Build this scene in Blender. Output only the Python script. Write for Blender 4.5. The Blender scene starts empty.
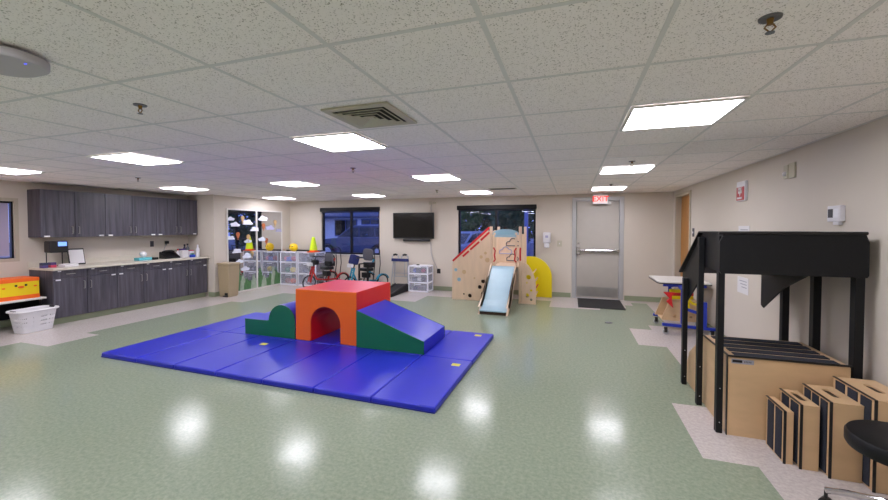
import bpy, bmesh, math, random
from mathutils import Vector, Matrix
random.seed(7)
S = bpy.context.scene
COL = S.collection
PI = math.pi

# ------------------------------------------------------------------ camera, world, exposure
cam = bpy.data.objects.new('camera', bpy.data.cameras.new('camera')); COL.objects.link(cam)
cam.data.sensor_width = 36.0
cam.data.lens = 384.0 / 888 * 36
cam.data.shift_y = -12.8 / 888
cam.data.clip_start = 0.05; cam.data.clip_end = 300
cam.location = (0, 0, 1.5)
cam.rotation_euler = (PI/2 - 0.025, 0, 0.3219)
S.camera = cam

wd = bpy.data.worlds.new('world'); S.world = wd; wd.use_nodes = True
bgn = wd.node_tree.nodes['Background']
bgn.inputs[0].default_value = (0.30, 0.38, 0.90, 1); bgn.inputs[1].default_value = 2.3

S.view_settings.view_transform = 'Standard'; S.view_settings.look = 'None'
S.view_settings.gamma = 1.0; S.view_settings.use_curve_mapping = False
S.view_settings.exposure = 0.0
S.cycles.max_bounces = 10; S.cycles.diffuse_bounces = 6; S.cycles.glossy_bounces = 5
S.cycles.transparent_max_bounces = 12
S.cycles.sample_clamp_indirect = 6.0
LAMP = 24.0           # strength of the ceiling light diffusers

# ------------------------------------------------------------------ materials
def lin(c):
    if isinstance(c, str):
        c = [int(c[i:i+2], 16)/255 for i in (0, 2, 4)]
    return tuple(x/12.92 if x <= .04045 else ((x+.055)/1.055)**2.4 for x in c) + (1,)
M = {}
def mat(name, col, rough=.5, metal=0.0, var=0.0, scale=8.0, stretch=(1,1,1), bump=0.0, bscale=60.0,
        coat=0.0, emit=None, estr=0.0, alpha=1.0, trans=0.0, spec=.5):
    m = bpy.data.materials.new(name); m.use_nodes = True
    nt = m.node_tree; b = nt.nodes['Principled BSDF']
    b.inputs['Base Color'].default_value = lin(col)
    b.inputs['Roughness'].default_value = rough
    b.inputs['Metallic'].default_value = metal
    b.inputs['Coat Weight'].default_value = coat
    b.inputs['Specular IOR Level'].default_value = spec
    b.inputs['Alpha'].default_value = alpha
    b.inputs['Transmission Weight'].default_value = trans
    if emit:
        b.inputs['Emission Color'].default_value = lin(emit); b.inputs['Emission Strength'].default_value = estr
    if var or bump:
        tc = nt.nodes.new('ShaderNodeTexCoord'); mp = nt.nodes.new('ShaderNodeMapping')
        mp.inputs['Scale'].default_value = stretch
        nt.links.new(tc.outputs['Object'], mp.inputs[0])
    if var:
        n = nt.nodes.new('ShaderNodeTexNoise'); n.inputs['Scale'].default_value = scale; n.inputs['Detail'].default_value = 5
        nt.links.new(mp.outputs[0], n.inputs['Vector'])
        r = nt.nodes.new('ShaderNodeValToRGB')
        c = lin(col); r.color_ramp.elements[0].position = .3; r.color_ramp.elements[1].position = .7
        r.color_ramp.elements[0].color = tuple(x*(1-var) for x in c[:3]) + (1,)
        r.color_ramp.elements[1].color = tuple(min(1, x*(1+var)) for x in c[:3]) + (1,)
        nt.links.new(n.outputs['Fac'], r.inputs[0]); nt.links.new(r.outputs[0], b.inputs['Base Color'])
    if bump:
        n2 = nt.nodes.new('ShaderNodeTexNoise'); n2.inputs['Scale'].default_value = bscale; n2.inputs['Detail'].default_value = 3
        nt.links.new(mp.outputs[0], n2.inputs['Vector'])
        bp = nt.nodes.new('ShaderNodeBump'); bp.inputs['Strength'].default_value = bump; bp.inputs['Distance'].default_value = .01
        nt.links.new(n2.outputs['Fac'], bp.inputs['Height']); nt.links.new(bp.outputs[0], b.inputs['Normal'])
    M[name] = m
    return m

mat('wall_paint', 'cec5b9', .62, var=.02, scale=1.5, bump=.05, bscale=160)
mat('frame_paint', 'b7ae9c', .5)
mat('base_green', '8b9479', .45, var=.03)
mat('grid_metal', 'dedbd7', .5)
mat('white_paint', 'd9d6d0', .45)
mat('white_plastic', 'e0dfe4', .35)
mat('aluminium', 'b4b4b4', .4, metal=.25)
mat('door_paint', 'b2aca4', .45, var=.02)
mat('steel', 'a8a6a2', .34, metal=.7, var=.06, scale=6)
mat('chrome', 'c8c8cc', .12, metal=1)
mat('black_frame', '0c0d11', .45, spec=.3)
mat('black_plastic', '141416', .38)
mat('black_rubber', '1c1c1e', .75, var=.1, bump=.2)
mat('black_wood', '0e0f12', .5, var=.12, scale=30, bump=.05, spec=.3)
mat('screen', '060607', .12)
mat('door_wood', 'b07a3c', .45, var=.12, scale=4, stretch=(6, 6, .6))
mat('ply', 'cfae86', .42, var=.07, scale=3.5, stretch=(1, 1, 3))
mat('ply_edge', 'b8915f', .5, var=.12, scale=20)
mat('pale_ply', 'dfc4a8', .42, var=.05, scale=4, stretch=(4, 4, .8))
mat('carpet_navy', '252936', .95, var=.25, scale=260, bump=.4, bscale=300)
mat('counter', 'cfc8ba', .35, var=.03, scale=40)
mat('vinyl_blue', '1f27b4', .33, var=.05, scale=2, bump=.12, bscale=5, spec=.45)
mat('vinyl_blue_dark', '141a86', .4)
mat('vinyl_orange', 'e0610f', .4, bump=.12, bscale=6)
mat('vinyl_red', 'd2121c', .38, bump=.1, bscale=6)
mat('vinyl_green', '00603f', .42, bump=.2, bscale=8)
mat('tag_yellow', 'd8d040', .5)
mat('yellow', 'e6cf00', .4)
mat('yellow_card', 'e8c800', .55)
mat('orange_card', 'ea6410', .55)
mat('red_paint', 'c81a1e', .4)
mat('sky_blue', '8fb6c8', .3)
mat('slide_blue', '9dbccb', .42, var=.03)
mat('cloud_blue', 'a9a9cc', .5)
mat('grey_paint', '5a5c64', .5)
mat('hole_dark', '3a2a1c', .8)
mat('tan_plastic', 'ab9a7c', .45)
mat('blue_steel', '1d35a8', .35)
mat('trike_red', 'b81c18', .3)
mat('trike_teal', '1c86a4', .3)
mat('navy_cloth', '1c2560', .8)
mat('grey_cloth', '55545c', .9, bump=.3, bscale=200)
mat('tube_grey', 'b0b2b8', .35, metal=.4)
mat('drawer_clear', 'd4d8ea', .25, alpha=.24)
mat('bin_white', 'ececf4', .35)
mat('neon', 'd6f000', .45, emit=None)
mat('neon_orange', 'f05a10', .45)
mat('ball_yellow', 'f0c800', .3)
mat('navy_item', '2c3450', .6)
mat('teal_item', '3f8a60', .6)
mat('pink_item', 'c8445c', .6)
mat('blue_item', '2448c0', .5)
mat('purple_item', '503c78', .5)
mat('teal_box', '5cb4c0', .5)
mat('paper', 'dcdadc', .7)
mat('print_dark', '45454c', .7)
mat('fire_red', 'b01420', .35)
mat('leather', '0e0e10', .45, bump=.1, bscale=120, spec=.3)
mat('blind', 'aaa2bd', .8)
mat('exit_face', 'e9dcd8', .4, emit='ffd8d0', estr=.25)
mat('exit_red', 'ff2a20', .4, emit='ff2418', estr=1.3)
mat('led_blue', '3040ff', .4, emit='3848ff', estr=4)
mat('lcd_blue', '6fa0ff', .3, emit='7fa4ff', estr=1.1)
mat('ap_white', 'b4b0b4', .45)
mat('brass', '8a6a3a', .3, metal=.9)
mat('vent_cream', 'bcb6a2', .5)
mat('vent_dark', '1a1815', .8)
mat('decal_cloud', 'dfe4f2', .5); mat('decal_orange', 'b0643c', .5); mat('decal_tan', 'c0a070', .5)
mat('decal_green', '4f7a4c', .6, var=.35, scale=14, stretch=(1, 3, .6)); mat('decal_pale', '9fb09a', .6, var=.2, scale=10)
mat('label_grey', '9a9aa4', .5)
mat('pot_metal', '6c6e74', .4, metal=.5)
# outdoors
mat('asphalt', '5c6070', .9, var=.1, scale=3)
mat('siding', 'eceef4', .8); mat('roof_grey', '4a5064', .9, var=.1)
mat('car_paint', '2a3350', .35, coat=.3); mat('car_pale', '6c7690', .3, coat=.4)
mat('car_glass', '10151f', .08); mat('bark', '3c342c', .9, var=.2)
mat('leaf', '3f6a3c', .7, var=.35, scale=1.2); mat('leaf_dark', '2a4a30', .75, var=.35, scale=1.2)
mat('pole_paint', '5a6ca0', .5)

def m_lamp():
    m = bpy.data.materials.new('lamp_diffuser'); m.use_nodes = True; nt = m.node_tree
    nt.nodes.remove(nt.nodes['Principled BSDF'])
    e = nt.nodes.new('ShaderNodeEmission'); e.inputs[0].default_value = (.955, .935, 1.03, 1); e.inputs[1].default_value = LAMP
    nt.links.new(e.outputs[0], nt.nodes['Material Output'].inputs[0]); M['lamp_diffuser'] = m
m_lamp()
def m_glass(name, tint, gloss):
    m = bpy.data.materials.new(name); m.use_nodes = True; nt = m.node_tree
    nt.nodes.remove(nt.nodes['Principled BSDF'])
    t = nt.nodes.new('ShaderNodeBsdfTransparent'); t.inputs[0].default_value = tint
    g = nt.nodes.new('ShaderNodeBsdfGlossy'); g.inputs['Roughness'].default_value = .02
    mx = nt.nodes.new('ShaderNodeMixShader'); mx.inputs[0].default_value = gloss
    nt.links.new(t.outputs[0], mx.inputs[1]); nt.links.new(g.outputs[0], mx.inputs[2])
    nt.links.new(mx.outputs[0], nt.nodes['Material Output'].inputs[0]); M[name] = m
m_glass('window_glass', (.82, .86, .95, 1), .04)
m_glass('car_window', (.4, .5, .6, 1), .12)
mat('mirror_glass', 'd8dade', .015, metal=1)

def m_wood_cabinet():
    m = bpy.data.materials.new('cabinet_laminate'); m.use_nodes = True; nt = m.node_tree; b = nt.nodes['Principled BSDF']
    tc = nt.nodes.new('ShaderNodeTexCoord'); mp = nt.nodes.new('ShaderNodeMapping'); mp.inputs['Scale'].default_value = (26, 26, 1.1)
    n = nt.nodes.new('ShaderNodeTexNoise'); n.inputs['Scale'].default_value = 1.0; n.inputs['Detail'].default_value = 6; n.inputs['Roughness'].default_value = .65
    r = nt.nodes.new('ShaderNodeValToRGB'); r.color_ramp.elements[0].position = .28; r.color_ramp.elements[1].position = .74
    r.color_ramp.elements[0].color = lin('2f2d34'); r.color_ramp.elements[1].color = lin('625f6b')
    nt.links.new(tc.outputs['Object'], mp.inputs[0]); nt.links.new(mp.outputs[0], n.inputs['Vector'])
    nt.links.new(n.outputs['Fac'], r.inputs[0]); nt.links.new(r.outputs[0], b.inputs['Base Color'])
    b.inputs['Roughness'].default_value = .42; M['cabinet'] = m
m_wood_cabinet()

def m_floor(name, c1, c2):
    m = bpy.data.materials.new(name); m.use_nodes = True; nt = m.node_tree; b = nt.nodes['Principled BSDF']
    tc = nt.nodes.new('ShaderNodeTexCoord')
    n = nt.nodes.new('ShaderNodeTexNoise'); n.inputs['Scale'].default_value = 42; n.inputs['Detail'].default_value = 4; n.inputs['Roughness'].default_value = .7
    r = nt.nodes.new('ShaderNodeValToRGB'); r.color_ramp.elements[0].position = .35; r.color_ramp.elements[1].position = .65
    r.color_ramp.elements[0].color = lin(c1); r.color_ramp.elements[1].color = lin(c2)
    nt.links.new(tc.outputs['Object'], n.inputs['Vector']); nt.links.new(n.outputs['Fac'], r.inputs[0]); nt.links.new(r.outputs[0], b.inputs['Base Color'])
    # worn wax: roughness drifts and the surface undulates a little
    n3 = nt.nodes.new('ShaderNodeTexNoise'); n3.inputs['Scale'].default_value = 2.2; n3.inputs['Detail'].default_value = 6
    mr = nt.nodes.new('ShaderNodeMapRange'); mr.inputs['From Min'].default_value = .3; mr.inputs['From Max'].default_value = .7
    mr.inputs['To Min'].default_value = .13; mr.inputs['To Max'].default_value = .20
    nt.links.new(tc.outputs['Object'], n3.inputs['Vector']); nt.links.new(n3.outputs['Fac'], mr.inputs[0]); nt.links.new(mr.outputs[0], b.inputs['Roughness'])
    n4 = nt.nodes.new('ShaderNodeTexNoise'); n4.inputs['Scale'].default_value = 3.6; n4.inputs['Detail'].default_value = 2.5
    bp = nt.nodes.new('ShaderNodeBump'); bp.inputs['Strength'].default_value = .32; bp.inputs['Distance'].default_value = .006
    nt.links.new(tc.outputs['Object'], n4.inputs['Vector']); nt.links.new(n4.outputs['Fac'], bp.inputs['Height']); nt.links.new(bp.outputs[0], b.inputs['Normal'])
    b.inputs['IOR'].default_value = 1.5; b.inputs['Specular IOR Level'].default_value = .23
    M[name] = m
m_floor('floor_green', '7d8975', '949d89')
m_floor('floor_white', 'b3aaa6', 'c7bfba')

def m_ceiling():
    m = bpy.data.materials.new('ceiling_tile'); m.use_nodes = True; nt = m.node_tree; b = nt.nodes['Principled BSDF']
    tc = nt.nodes.new('ShaderNodeTexCoord')
    v = nt.nodes.new('ShaderNodeTexVoronoi'); v.inputs['Scale'].default_value = 120; v.inputs['Randomness'].default_value = 1
    nz = nt.nodes.new('ShaderNodeTexNoise'); nz.inputs['Scale'].default_value = 60; nz.inputs['Detail'].default_value = 3
    ad = nt.nodes.new('ShaderNodeMath'); ad.operation = 'ADD'
    ml = nt.nodes.new('ShaderNodeMath'); ml.operation = 'MULTIPLY'; ml.inputs[1].default_value = .9
    r = nt.nodes.new('ShaderNodeValToRGB'); r.color_ramp.elements[0].position = .50; r.color_ramp.elements[1].position = .80
    r.color_ramp.elements[0].color = lin('a0968a'); r.color_ramp.elements[1].color = lin('fdf6f2')
    nt.links.new(tc.outputs['Object'], v.inputs['Vector']); nt.links.new(tc.outputs['Object'], nz.inputs['Vector'])
    nt.links.new(nz.outputs['Fac'], ml.inputs[0]); nt.links.new(v.outputs['Distance'], ad.inputs[0]); nt.links.new(ml.outputs[0], ad.inputs[1])
    nt.links.new(ad.outputs[0], r.inputs[0]); nt.links.new(r.outputs[0], b.inputs['Base Color'])
    b.inputs['Roughness'].default_value = .9; M['ceiling_tile'] = m
m_ceiling()

# ------------------------------------------------------------------ geometry helpers
def world_off(parent):
    v = Vector((0, 0, 0)); p = parent
    while p: v += p.location; p = p.parent
    return v
class G:
    def __init__(s): s.b = bmesh.new(); s.mi = 0
    def _m(s, fs):
        for f in fs: f.material_index = s.mi
    def box(s, x0, x1, y0, y1, z0, z1, rot=None, piv=None):
        r = bmesh.ops.create_cube(s.b, size=1)
        mt = Matrix.Translation(((x0+x1)/2, (y0+y1)/2, (z0+z1)/2)) @ Matrix.Diagonal((abs(x1-x0), abs(y1-y0), abs(z1-z0), 1))
        if rot:
            pv = Vector(piv) if piv else Vector(((x0+x1)/2, (y0+y1)/2, (z0+z1)/2))
            mt = Matrix.Translation(pv) @ Matrix.Rotation(rot[1], 4, rot[0]) @ Matrix.Translation(-pv) @ mt
        bmesh.ops.transform(s.b, matrix=mt, verts=r['verts'])
        s._m({f for v in r['verts'] for f in v.link_faces}); return s
    def bar(s, p0, p1, w, h=None):           # square bar between two points
        h = h or w; p0 = Vector(p0); p1 = Vector(p1); d = p1-p0; L = d.length
        q = d.to_track_quat('Z', 'Y')
        r = bmesh.ops.create_cube(s.b, size=1)
        mt = Matrix.Translation((p0+p1)/2) @ q.to_matrix().to_4x4() @ Matrix.Diagonal((w, h, L, 1))
        bmesh.ops.transform(s.b, matrix=mt, verts=r['verts']); s._m({f for v in r['verts'] for f in v.link_faces}); return s
    def cyl(s, p0, p1, r0, r1=None, seg=20):
        r1 = r0 if r1 is None else r1; p0 = Vector(p0); p1 = Vector(p1); d = p1-p0
        r = bmesh.ops.create_cone(s.b, cap_ends=True, segments=seg, radius1=r0, radius2=max(r1, 1e-5), depth=d.length)
        mt = Matrix.Translation((p0+p1)/2) @ d.to_track_quat('Z', 'Y').to_matrix().to_4x4()
        bmesh.ops.transform(s.b, matrix=mt, verts=r['verts']); s._m({f for v in r['verts'] for f in v.link_faces}); return s
    def ball(s, c, r, sc=(1,1,1), u=20, v=12):
        q = bmesh.ops.create_uvsphere(s.b, u_segments=u, v_segments=v, radius=r)
        bmesh.ops.transform(s.b, matrix=Matrix.Translation(c) @ Matrix.Diagonal((*sc, 1)), verts=q['verts'])
        s._m({f for v_ in q['verts'] for f in v_.link_faces}); return s
    def tube(s, pts, r, seg=8, closed=False):
        pts = [Vector(p) for p in pts]; n = len(pts); rings = []
        for i, p in enumerate(pts):
            a = pts[(i-1) % n] if (closed or i > 0) else p; c = pts[(i+1) % n] if (closed or i < n-1) else p
            t = (c-a).normalized(); up = Vector((0, 0, 1)) if abs(t.z) < .95 else Vector((1, 0, 0))
            if rings:
                x = (prevx - t*prevx.dot(t)); x = x.normalized() if x.length > 1e-4 else t.cross(up).normalized()
            else: x = t.cross(up).normalized()
            y = t.cross(x); prevx = x
            rings.append([s.b.verts.new(p + x*math.cos(2*PI*k/seg)*r + y*math.sin(2*PI*k/seg)*r) for k in range(seg)])
        fs = []
        m = n if closed else n-1
        for i in range(m):
            A, B = rings[i], rings[(i+1) % n]
            for k in range(seg): fs.append(s.b.faces.new((A[k], A[(k+1) % seg], B[(k+1) % seg], B[k])))
        if not closed: fs.append(s.b.faces.new(rings[0][::-1])); fs.append(s.b.faces.new(rings[-1]))
        s._m(fs); return s
    def plate(s, outer, holes, ax, a0, a1):   # outline (with holes) extruded along axis ax from a0 to a1
        def mk(u, v, a): return {'x': (a, u, v), 'y': (u, a, v), 'z': (u, v, a)}[ax]
        es = []; 
        for loop in [outer]+list(holes):
            vs = [s.b.verts.new(mk(u, v, a0)) for u, v in loop]
            for i in range(len(vs)): es.append(s.b.edges.new((vs[i], vs[(i+1) % len(vs)])))
        if holes: fs = [g for g in bmesh.ops.triangle_fill(s.b, use_beauty=True, use_dissolve=False, edges=es)['geom'] if isinstance(g, bmesh.types.BMFace)]
        else: fs = [s.b.faces.new([e.verts[0] for e in es])] if False else [s.b.faces.new(vs)]
        ex = bmesh.ops.extrude_face_region(s.b, geom=fs)
        nv = [g for g in ex['geom'] if isinstance(g, bmesh.types.BMVert)]
        d = {'x': (a1-a0, 0, 0), 'y': (0, a1-a0, 0), 'z': (0, 0, a1-a0)}[ax]
        bmesh.ops.translate(s.b, vec=d, verts=nv)
        af = set(fs) | {f for v in nv for f in v.link_faces}
        s._m(af); return s
    def lathe(s, prof, c, seg=24):            # prof: (radius, z) from bottom to top
        rings = [[s.b.verts.new((c[0]+r*math.cos(2*PI*k/seg), c[1]+r*math.sin(2*PI*k/seg), c[2]+z)) for k in range(seg)] for r, z in prof]
        fs = []
        for A, B in zip(rings, rings[1:]):
            for k in range(seg): fs.append(s.b.faces.new((A[k], A[(k+1) % seg], B[(k+1) % seg], B[k])))
        fs.append(s.b.faces.new(rings[0][::-1])); fs.append(s.b.faces.new(rings[-1])); s._m(fs); return s
    def build(s, name, mats, parent=None, bev=0, smooth=False, label=None, kind=None):
        bmesh.ops.recalc_face_normals(s.b, faces=s.b.faces[:])
        off = world_off(parent)
        if parent is not None and off.length: bmesh.ops.translate(s.b, vec=-off, verts=s.b.verts[:])
        me = bpy.data.meshes.new(name); s.b.to_mesh(me); s.b.free()
        for mm in (mats if isinstance(mats, (list, tuple)) else [mats]): me.materials.append(M[mm])
        if smooth:
            for p in me.polygons: p.use_smooth = True
            try: me.set_sharp_from_angle(angle=math.radians(35))
            except Exception: pass
        o = bpy.data.objects.new(name, me); COL.objects.link(o)
        if parent is not None: o.parent = parent
        if bev:
            md = o.modifiers.new('bevel', 'BEVEL'); md.width = bev; md.segments = 2; md.limit_method = 'ANGLE'; md.angle_limit = math.radians(40)
        if label: o['label'] = label
        if kind: o['kind'] = kind
        return o
def thing(name, label, cat, loc, group=None):
    o = bpy.data.objects.new(name, None); COL.objects.link(o); o.location = loc; o.empty_display_size = .1
    o['label'] = label; o['category'] = cat
    if group: o['group'] = group
    return o
def tag(o, label, cat, group=None):
    o['label'] = label; o['category'] = cat
    if group: o['group'] = group
    return o
def struct(name, g, mats, **k):
    o = g.build(name, mats, None, **k); o['kind'] = 'structure'; return o
KIDS = {}
def dup(root, loc, label, rotz=None, group=None):
    r = root.copy(); COL.objects.link(r); r.location = loc; r['label'] = label
    if rotz is not None: r.rotation_euler[2] = rotz
    if group: r['group'] = group
    for ch in list(root.children):
        c = ch.copy(); COL.objects.link(c); c.parent = r
        for gc in list(ch.children):
            d = gc.copy(); COL.objects.link(d); d.parent = c
    return r
def circ(cx, cy, r, n=16, a0=0, a1=2*PI, end=False):
    k = n if not end else n-1
    return [(cx+r*math.cos(a0+(a1-a0)*i/k), cy+r*math.sin(a0+(a1-a0)*i/k)) for i in range(n)]
def rrect(x0, x1, y0, y1, r, n=5):
    p = []
    for cx, cy, a in ((x1-r, y1-r, 0), (x0+r, y1-r, PI/2), (x0+r, y0+r, PI), (x1-r, y0+r, 1.5*PI)): p += circ(cx, cy, r, n, a, a+PI/2, True)
    return p
def text_mesh(body, size, ext=.002):
    cu = bpy.data.curves.new('lettering', 'FONT'); cu.body = body; cu.size = size; cu.extrude = ext; cu.align_x = 'CENTER'; cu.align_y = 'CENTER'; cu.offset = size*.012
    o = bpy.data.objects.new('tmp', cu); COL.objects.link(o); bpy.context.view_layer.update()
    me = bpy.data.meshes.new_from_object(o.evaluated_get(bpy.context.evaluated_depsgraph_get()))
    bpy.data.objects.remove(o); return me
def lettering(name, body, size, matn, parent, loc, face):
    me = text_mesh(body, size); me.materials.clear(); me.materials.append(M[matn])
    R = {'-y': Matrix.Rotation(PI/2, 4, 'X'), '-x': Matrix.Rotation(-PI/2, 4, 'Z') @ Matrix.Rotation(PI/2, 4, 'X')}[face]
    off = world_off(parent); me.transform(Matrix.Translation(Vector(loc)-off) @ R)
    o = bpy.data.objects.new(name, me); COL.objects.link(o); o.parent = parent; return o

# ------------------------------------------------------------------ room shell
H = 2.213; XR = 1.9; XL = -8.1; XM = -7.33; YB = 8.66; YF = -3.2; YC = 6.29; T = .14
# floor: green field with a stepped white border of vinyl tile
xs = sorted([XL-.2, -6.83, -6.55, -6.27, -3.0, -1.3, -.4, .5, .82, .97, 1.12, 1.14, 1.40, 2.5])
ys = sorted([YF-.1, 2.57, 2.87, 2.98, 3.54, 3.70, 5.42, 6.0, 6.27, 6.55, 7.15, 7.5, 7.86, 8.1, 8.4, YB+.2])
def white(x, y):
    e = 1.12 if y < 2.87 else .82 if y < 3.7 else 1.14 if y < 5.42 else .82 if y < 6.27 else 1.12 if y < 6.55 else 1.40
    if x > e: return True
    l = -6.83 if y < 2.98 else -6.27 if y < 3.54 else -6.55 if y < 6.0 else -6.27
    if x < l: return True
    b = 7.15 if x < -3.0 else 7.86 if x < -1.3 else 8.1 if x < -.4 else 7.5 if x < .5 else 7.86 if x < .97 else 8.1 if x < 1.12 else 8.4
    return y > b
g = G()
V = [[g.b.verts.new((x, y, 0)) for y in ys] for x in xs]
for i in range(len(xs)-1):
    for j in range(len(ys)-1):
        f = g.b.faces.new((V[i][j], V[i+1][j], V[i+1][j+1], V[i][j+1])); f.material_index = 1 if white((xs[i]+xs[i+1])/2, (ys[j]+ys[j+1])/2) else 0
me_floor = struct('floor', g, ['floor_green', 'floor_white'])
me_floor.data.flip_normals() if me_floor.data.polygons[0].normal.z < 0 else None
g = G(); g.box(XL-.2, XR+.8, YF-.1, YB+.2, -.12, -.002); struct('floor_slab', g, 'asphalt')

# ceiling: 2 ft lay-in tiles on a metal grid
GX, GY, TX, TY = -.301, .70, .61, .596
LIGHTS = [(i, j) for i in (-11, -7, -3, 1) for j in (-5, -1, 3, 7, 11)]
g = G()
g.mi = 0; g.box(XL-.2, XR+.2, YF-.1, YB+.1, H, H+.08)
g.mi = 1
i = -13
while GX+i*TX < XR+.3:
    x = GX+i*TX
    if x > XL: g.box(x-.010, x+.010, YF, YB, H-.002, H+.001)
    i += 1
j = -7
while GY+j*TY < YB+.3:
    y = GY+j*TY
    if YF < y < YB: g.box(XL, XR, y-.010, y+.010, H-.0018, H+.001)
    j += 1
for a in ((XL, XL+.02, YF, YC), (XM, XM+.02, YC, YB), (XR-.02, XR, YF, YB)): g.box(*a, H-.005, H+.001)
g.box(XL, XR, YB-.02, YB, H-.005, H+.001)
struct('ceiling', g, ['ceiling_tile', 'grid_metal'])

def wall_y(g, x0, x1, y0, y1, openings):       # wall in the xz plane with rectangular openings
    cur = x0
    for (a, b, c, d) in sorted(openings):
        if a > cur: g.box(cur, a, y0, y1, 0, H)
        if c > 0: g.box(a, b, y0, y1, 0, c)
        if d < H: g.box(a, b, y0, y1, d, H)
        cur = b
    g.box(cur, x1, y0, y1, 0, H)
def wall_x(g, x0, x1, y0, y1, openings):
    cur = y0
    for (a, b, c, d) in sorted(openings):
        if a > cur: g.box(x0, x1, cur, a, 0, H)
        if c > 0: g.box(x0, x1, a, b, 0, c)
        if d < H: g.box(x0, x1, a, b, d, H)
        cur = b
    g.box(x0, x1, cur, y1, 0, H)
W1 = (-6.32, -4.60, .80, 2.0); W2 = (-2.54, -.76, .80, 1.99); DR = (.03, .98, 0, 2.11)
g = G(); wall_y(g, XM-.9, XR+.3, YB, YB+T, [W1, W2, DR]); struct('wall_back', g, 'wall_paint')
DW = (7.5, 8.4, 0, 2.09)
g = G(); wall_x(g, XR, XR+T, YF, YB+T, [DW]); struct('wall_right', g, 'wall_paint')
WL = (1.9, 3.5, 1.03, 1.90)
g = G(); wall_x(g, XL-T, XL, YF, YC+.01, [WL]); struct('wall_left', g, 'wall_paint')
g = G(); g.box(XL-T, XM, YC, YC+.12, 0, H); g.box(XM-.12, XM, YC+.12, YB, 0, H); struct('wall_left_return', g, 'wall_paint')
g = G(); g.box(XL-T, XR+T, YF-.12, YF, 0, H); struct('wall_front', g, 'wall_paint')

bh = .10
g = G()
for a, b in ((XM, DR[0]-.05), (DR[1]+.05, XR)): g.box(a, b, YB-.012, YB-.0005, 0, bh)
struct('baseboard_back', g, 'base_green', bev=.003)
g = G(); g.box(XR-.012, XR-.0005, YF, DW[0]-.05, 0, bh); g.box(XR-.012, XR-.0005, DW[1]+.05, YB, 0, bh); struct('baseboard_right', g, 'base_green', bev=.003)
g = G(); g.box(XL+.0005, XL+.012, YF, 3.63, 0, bh); g.box(XM+.0005, XM+.012, YC, 6.7, 0, bh); g.box(-7.5, XM+.012, YC-.012, YC-.0005, 0, bh)
struct('baseboard_left', g, 'base_green', bev=.003)

# windows in the back wall
def window(n, W, mull):
    x0, x1, z0, z1 = W
    g = G(); fw = .045
    for a in ((x0, x0+fw, z0, z1), (x1-fw, x1, z0, z1), (x0, x1, z0, z0+.05), (x0, x1, z1-.05, z1), (mull-.03, mull+.03, z0, z1)):
        g.box(a[0], a[1], YB+.035, YB+.095, a[2], a[3])
    f = struct('window_%d' % n, g, 'black_frame', bev=.004)
    f['label'] = 'black framed window onto %s' % ('a parked SUV and white house' if n == 1 else 'trees and parked cars')
    g = G(); g.box(x0+fw, mull-.03, YB+.062, YB+.066, z0+.05, z1-.05); g.build('left_pane', 'window_glass', f)
    g = G(); g.box(mull+.03, x1-fw, YB+.062, YB+.066, z0+.05, z1-.05); g.build('right_pane', 'window_glass', f)
    s = G(); s.box(x0-.0, x1+.0, YB-.03, YB+.034, z0-.02, z0+.006); s.build('window_sill', 'white_paint', f, bev=.003)
    r = thing('roller_blind', 'rolled up black blind over the window showing %s' % ('the parked SUV' if n == 1 else 'the dark trees'), 'blind', (mull, YB, z1-.06), 'roller blinds over the back windows')
    g = G(); g.box(x0-.02, x1+.02, YB-.05, YB-.001, z1-.085, z1+.02); g.build('cassette', 'black_frame', r, bev=.012)
    g = G(); g.cyl((x0+.01, YB+.012, z1-.1), (x1-.01, YB+.012, z1-.1), .012); g.build('bottom_rail', 'black_plastic', r)
window(1, W1, -5.44); window(2, W2, -1.64)
# window in the left wall, shaded by a pale film
y0, y1, z0, z1 = WL
g = G()
for a in ((y0, y0+.04, z0, z1), (y1-.025, y1, z0, z1), (y0, y1, z0, z0+.012), (y0, y1, z1-.03, z1)): g.box(XL-.09, XL-.03, *a)
f = struct('window_3', g, 'black_frame', bev=.004)
g = G(); g.box(XL-.06, XL-.056, y0+.04, y1-.04, z0+.03, z1-.03); g.build('pane', 'blind', f, label='pale lavender shaded window pane')
g = G(); g.box(XL+.0, XL+.008, y0-.05, y0, z0-.05, z1+.05); g.box(XL, XL+.008, y1, y1+.045, z0-.05, z1+.05); g.box(XL, XL+.008, y0, y1, z1, z1+.05); g.box(XL, XL+.008, y0, y1, z0-.05, z0)
g.build('window_casing', 'frame_paint', f)

# exit door in the back wall
x0, x1, _, z1 = DR
g = G()
g.box(x0-.03, x0+.055, YB-.025, YB+.1, 0, z1+.03); g.box(x1-.055, x1+.03, YB-.025, YB+.1, 0, z1+.03); g.box(x0+.055, x1-.055, YB-.025, YB+.1, z1-.045, z1+.03)
d = struct('door_1', g, 'aluminium', bev=.004)
g = G(); g.box(x0+.06, x1-.06, YB+.0, YB+.045, .012, z1-.05); g.build('door_leaf', 'door_paint', d, bev=.003)
g = G(); g.box(x0+.075, x1-.075, YB-.004, YB-.0005, .05, .25); g.build('kick_plate', 'steel', d)
g = G(); g.cyl((x0+.1, YB-.055, 1.02), (x1-.09, YB-.055, 1.02), .022, seg=14)
for a in (x0+.09, x1-.1): g.box(a-.03, a+.04, YB-.065, YB-.001, .99, 1.05)
g.box(x0+.065, x0+.13, YB-.05, YB-.001, .93, 1.09)
pb = g.build('push_bar', 'chrome', d, bev=.004); 
g = G(); g.box(.52, .76, YB-.06, YB-.001, 1.975, 2.035); g.bar((.62, YB-.06, 2.04), (.86, YB-.1, 2.05), .016, .01); g.bar((.86, YB-.1, 2.05), (.7, YB-.02, 2.07), .016, .01)
g.build('door_closer', 'steel', d, bev=.004)
g = G(); g.box(x0+.06, x1-.06, YB-.02, YB+.09, 0, .012); g.build('threshold', 'aluminium', d)
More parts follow.
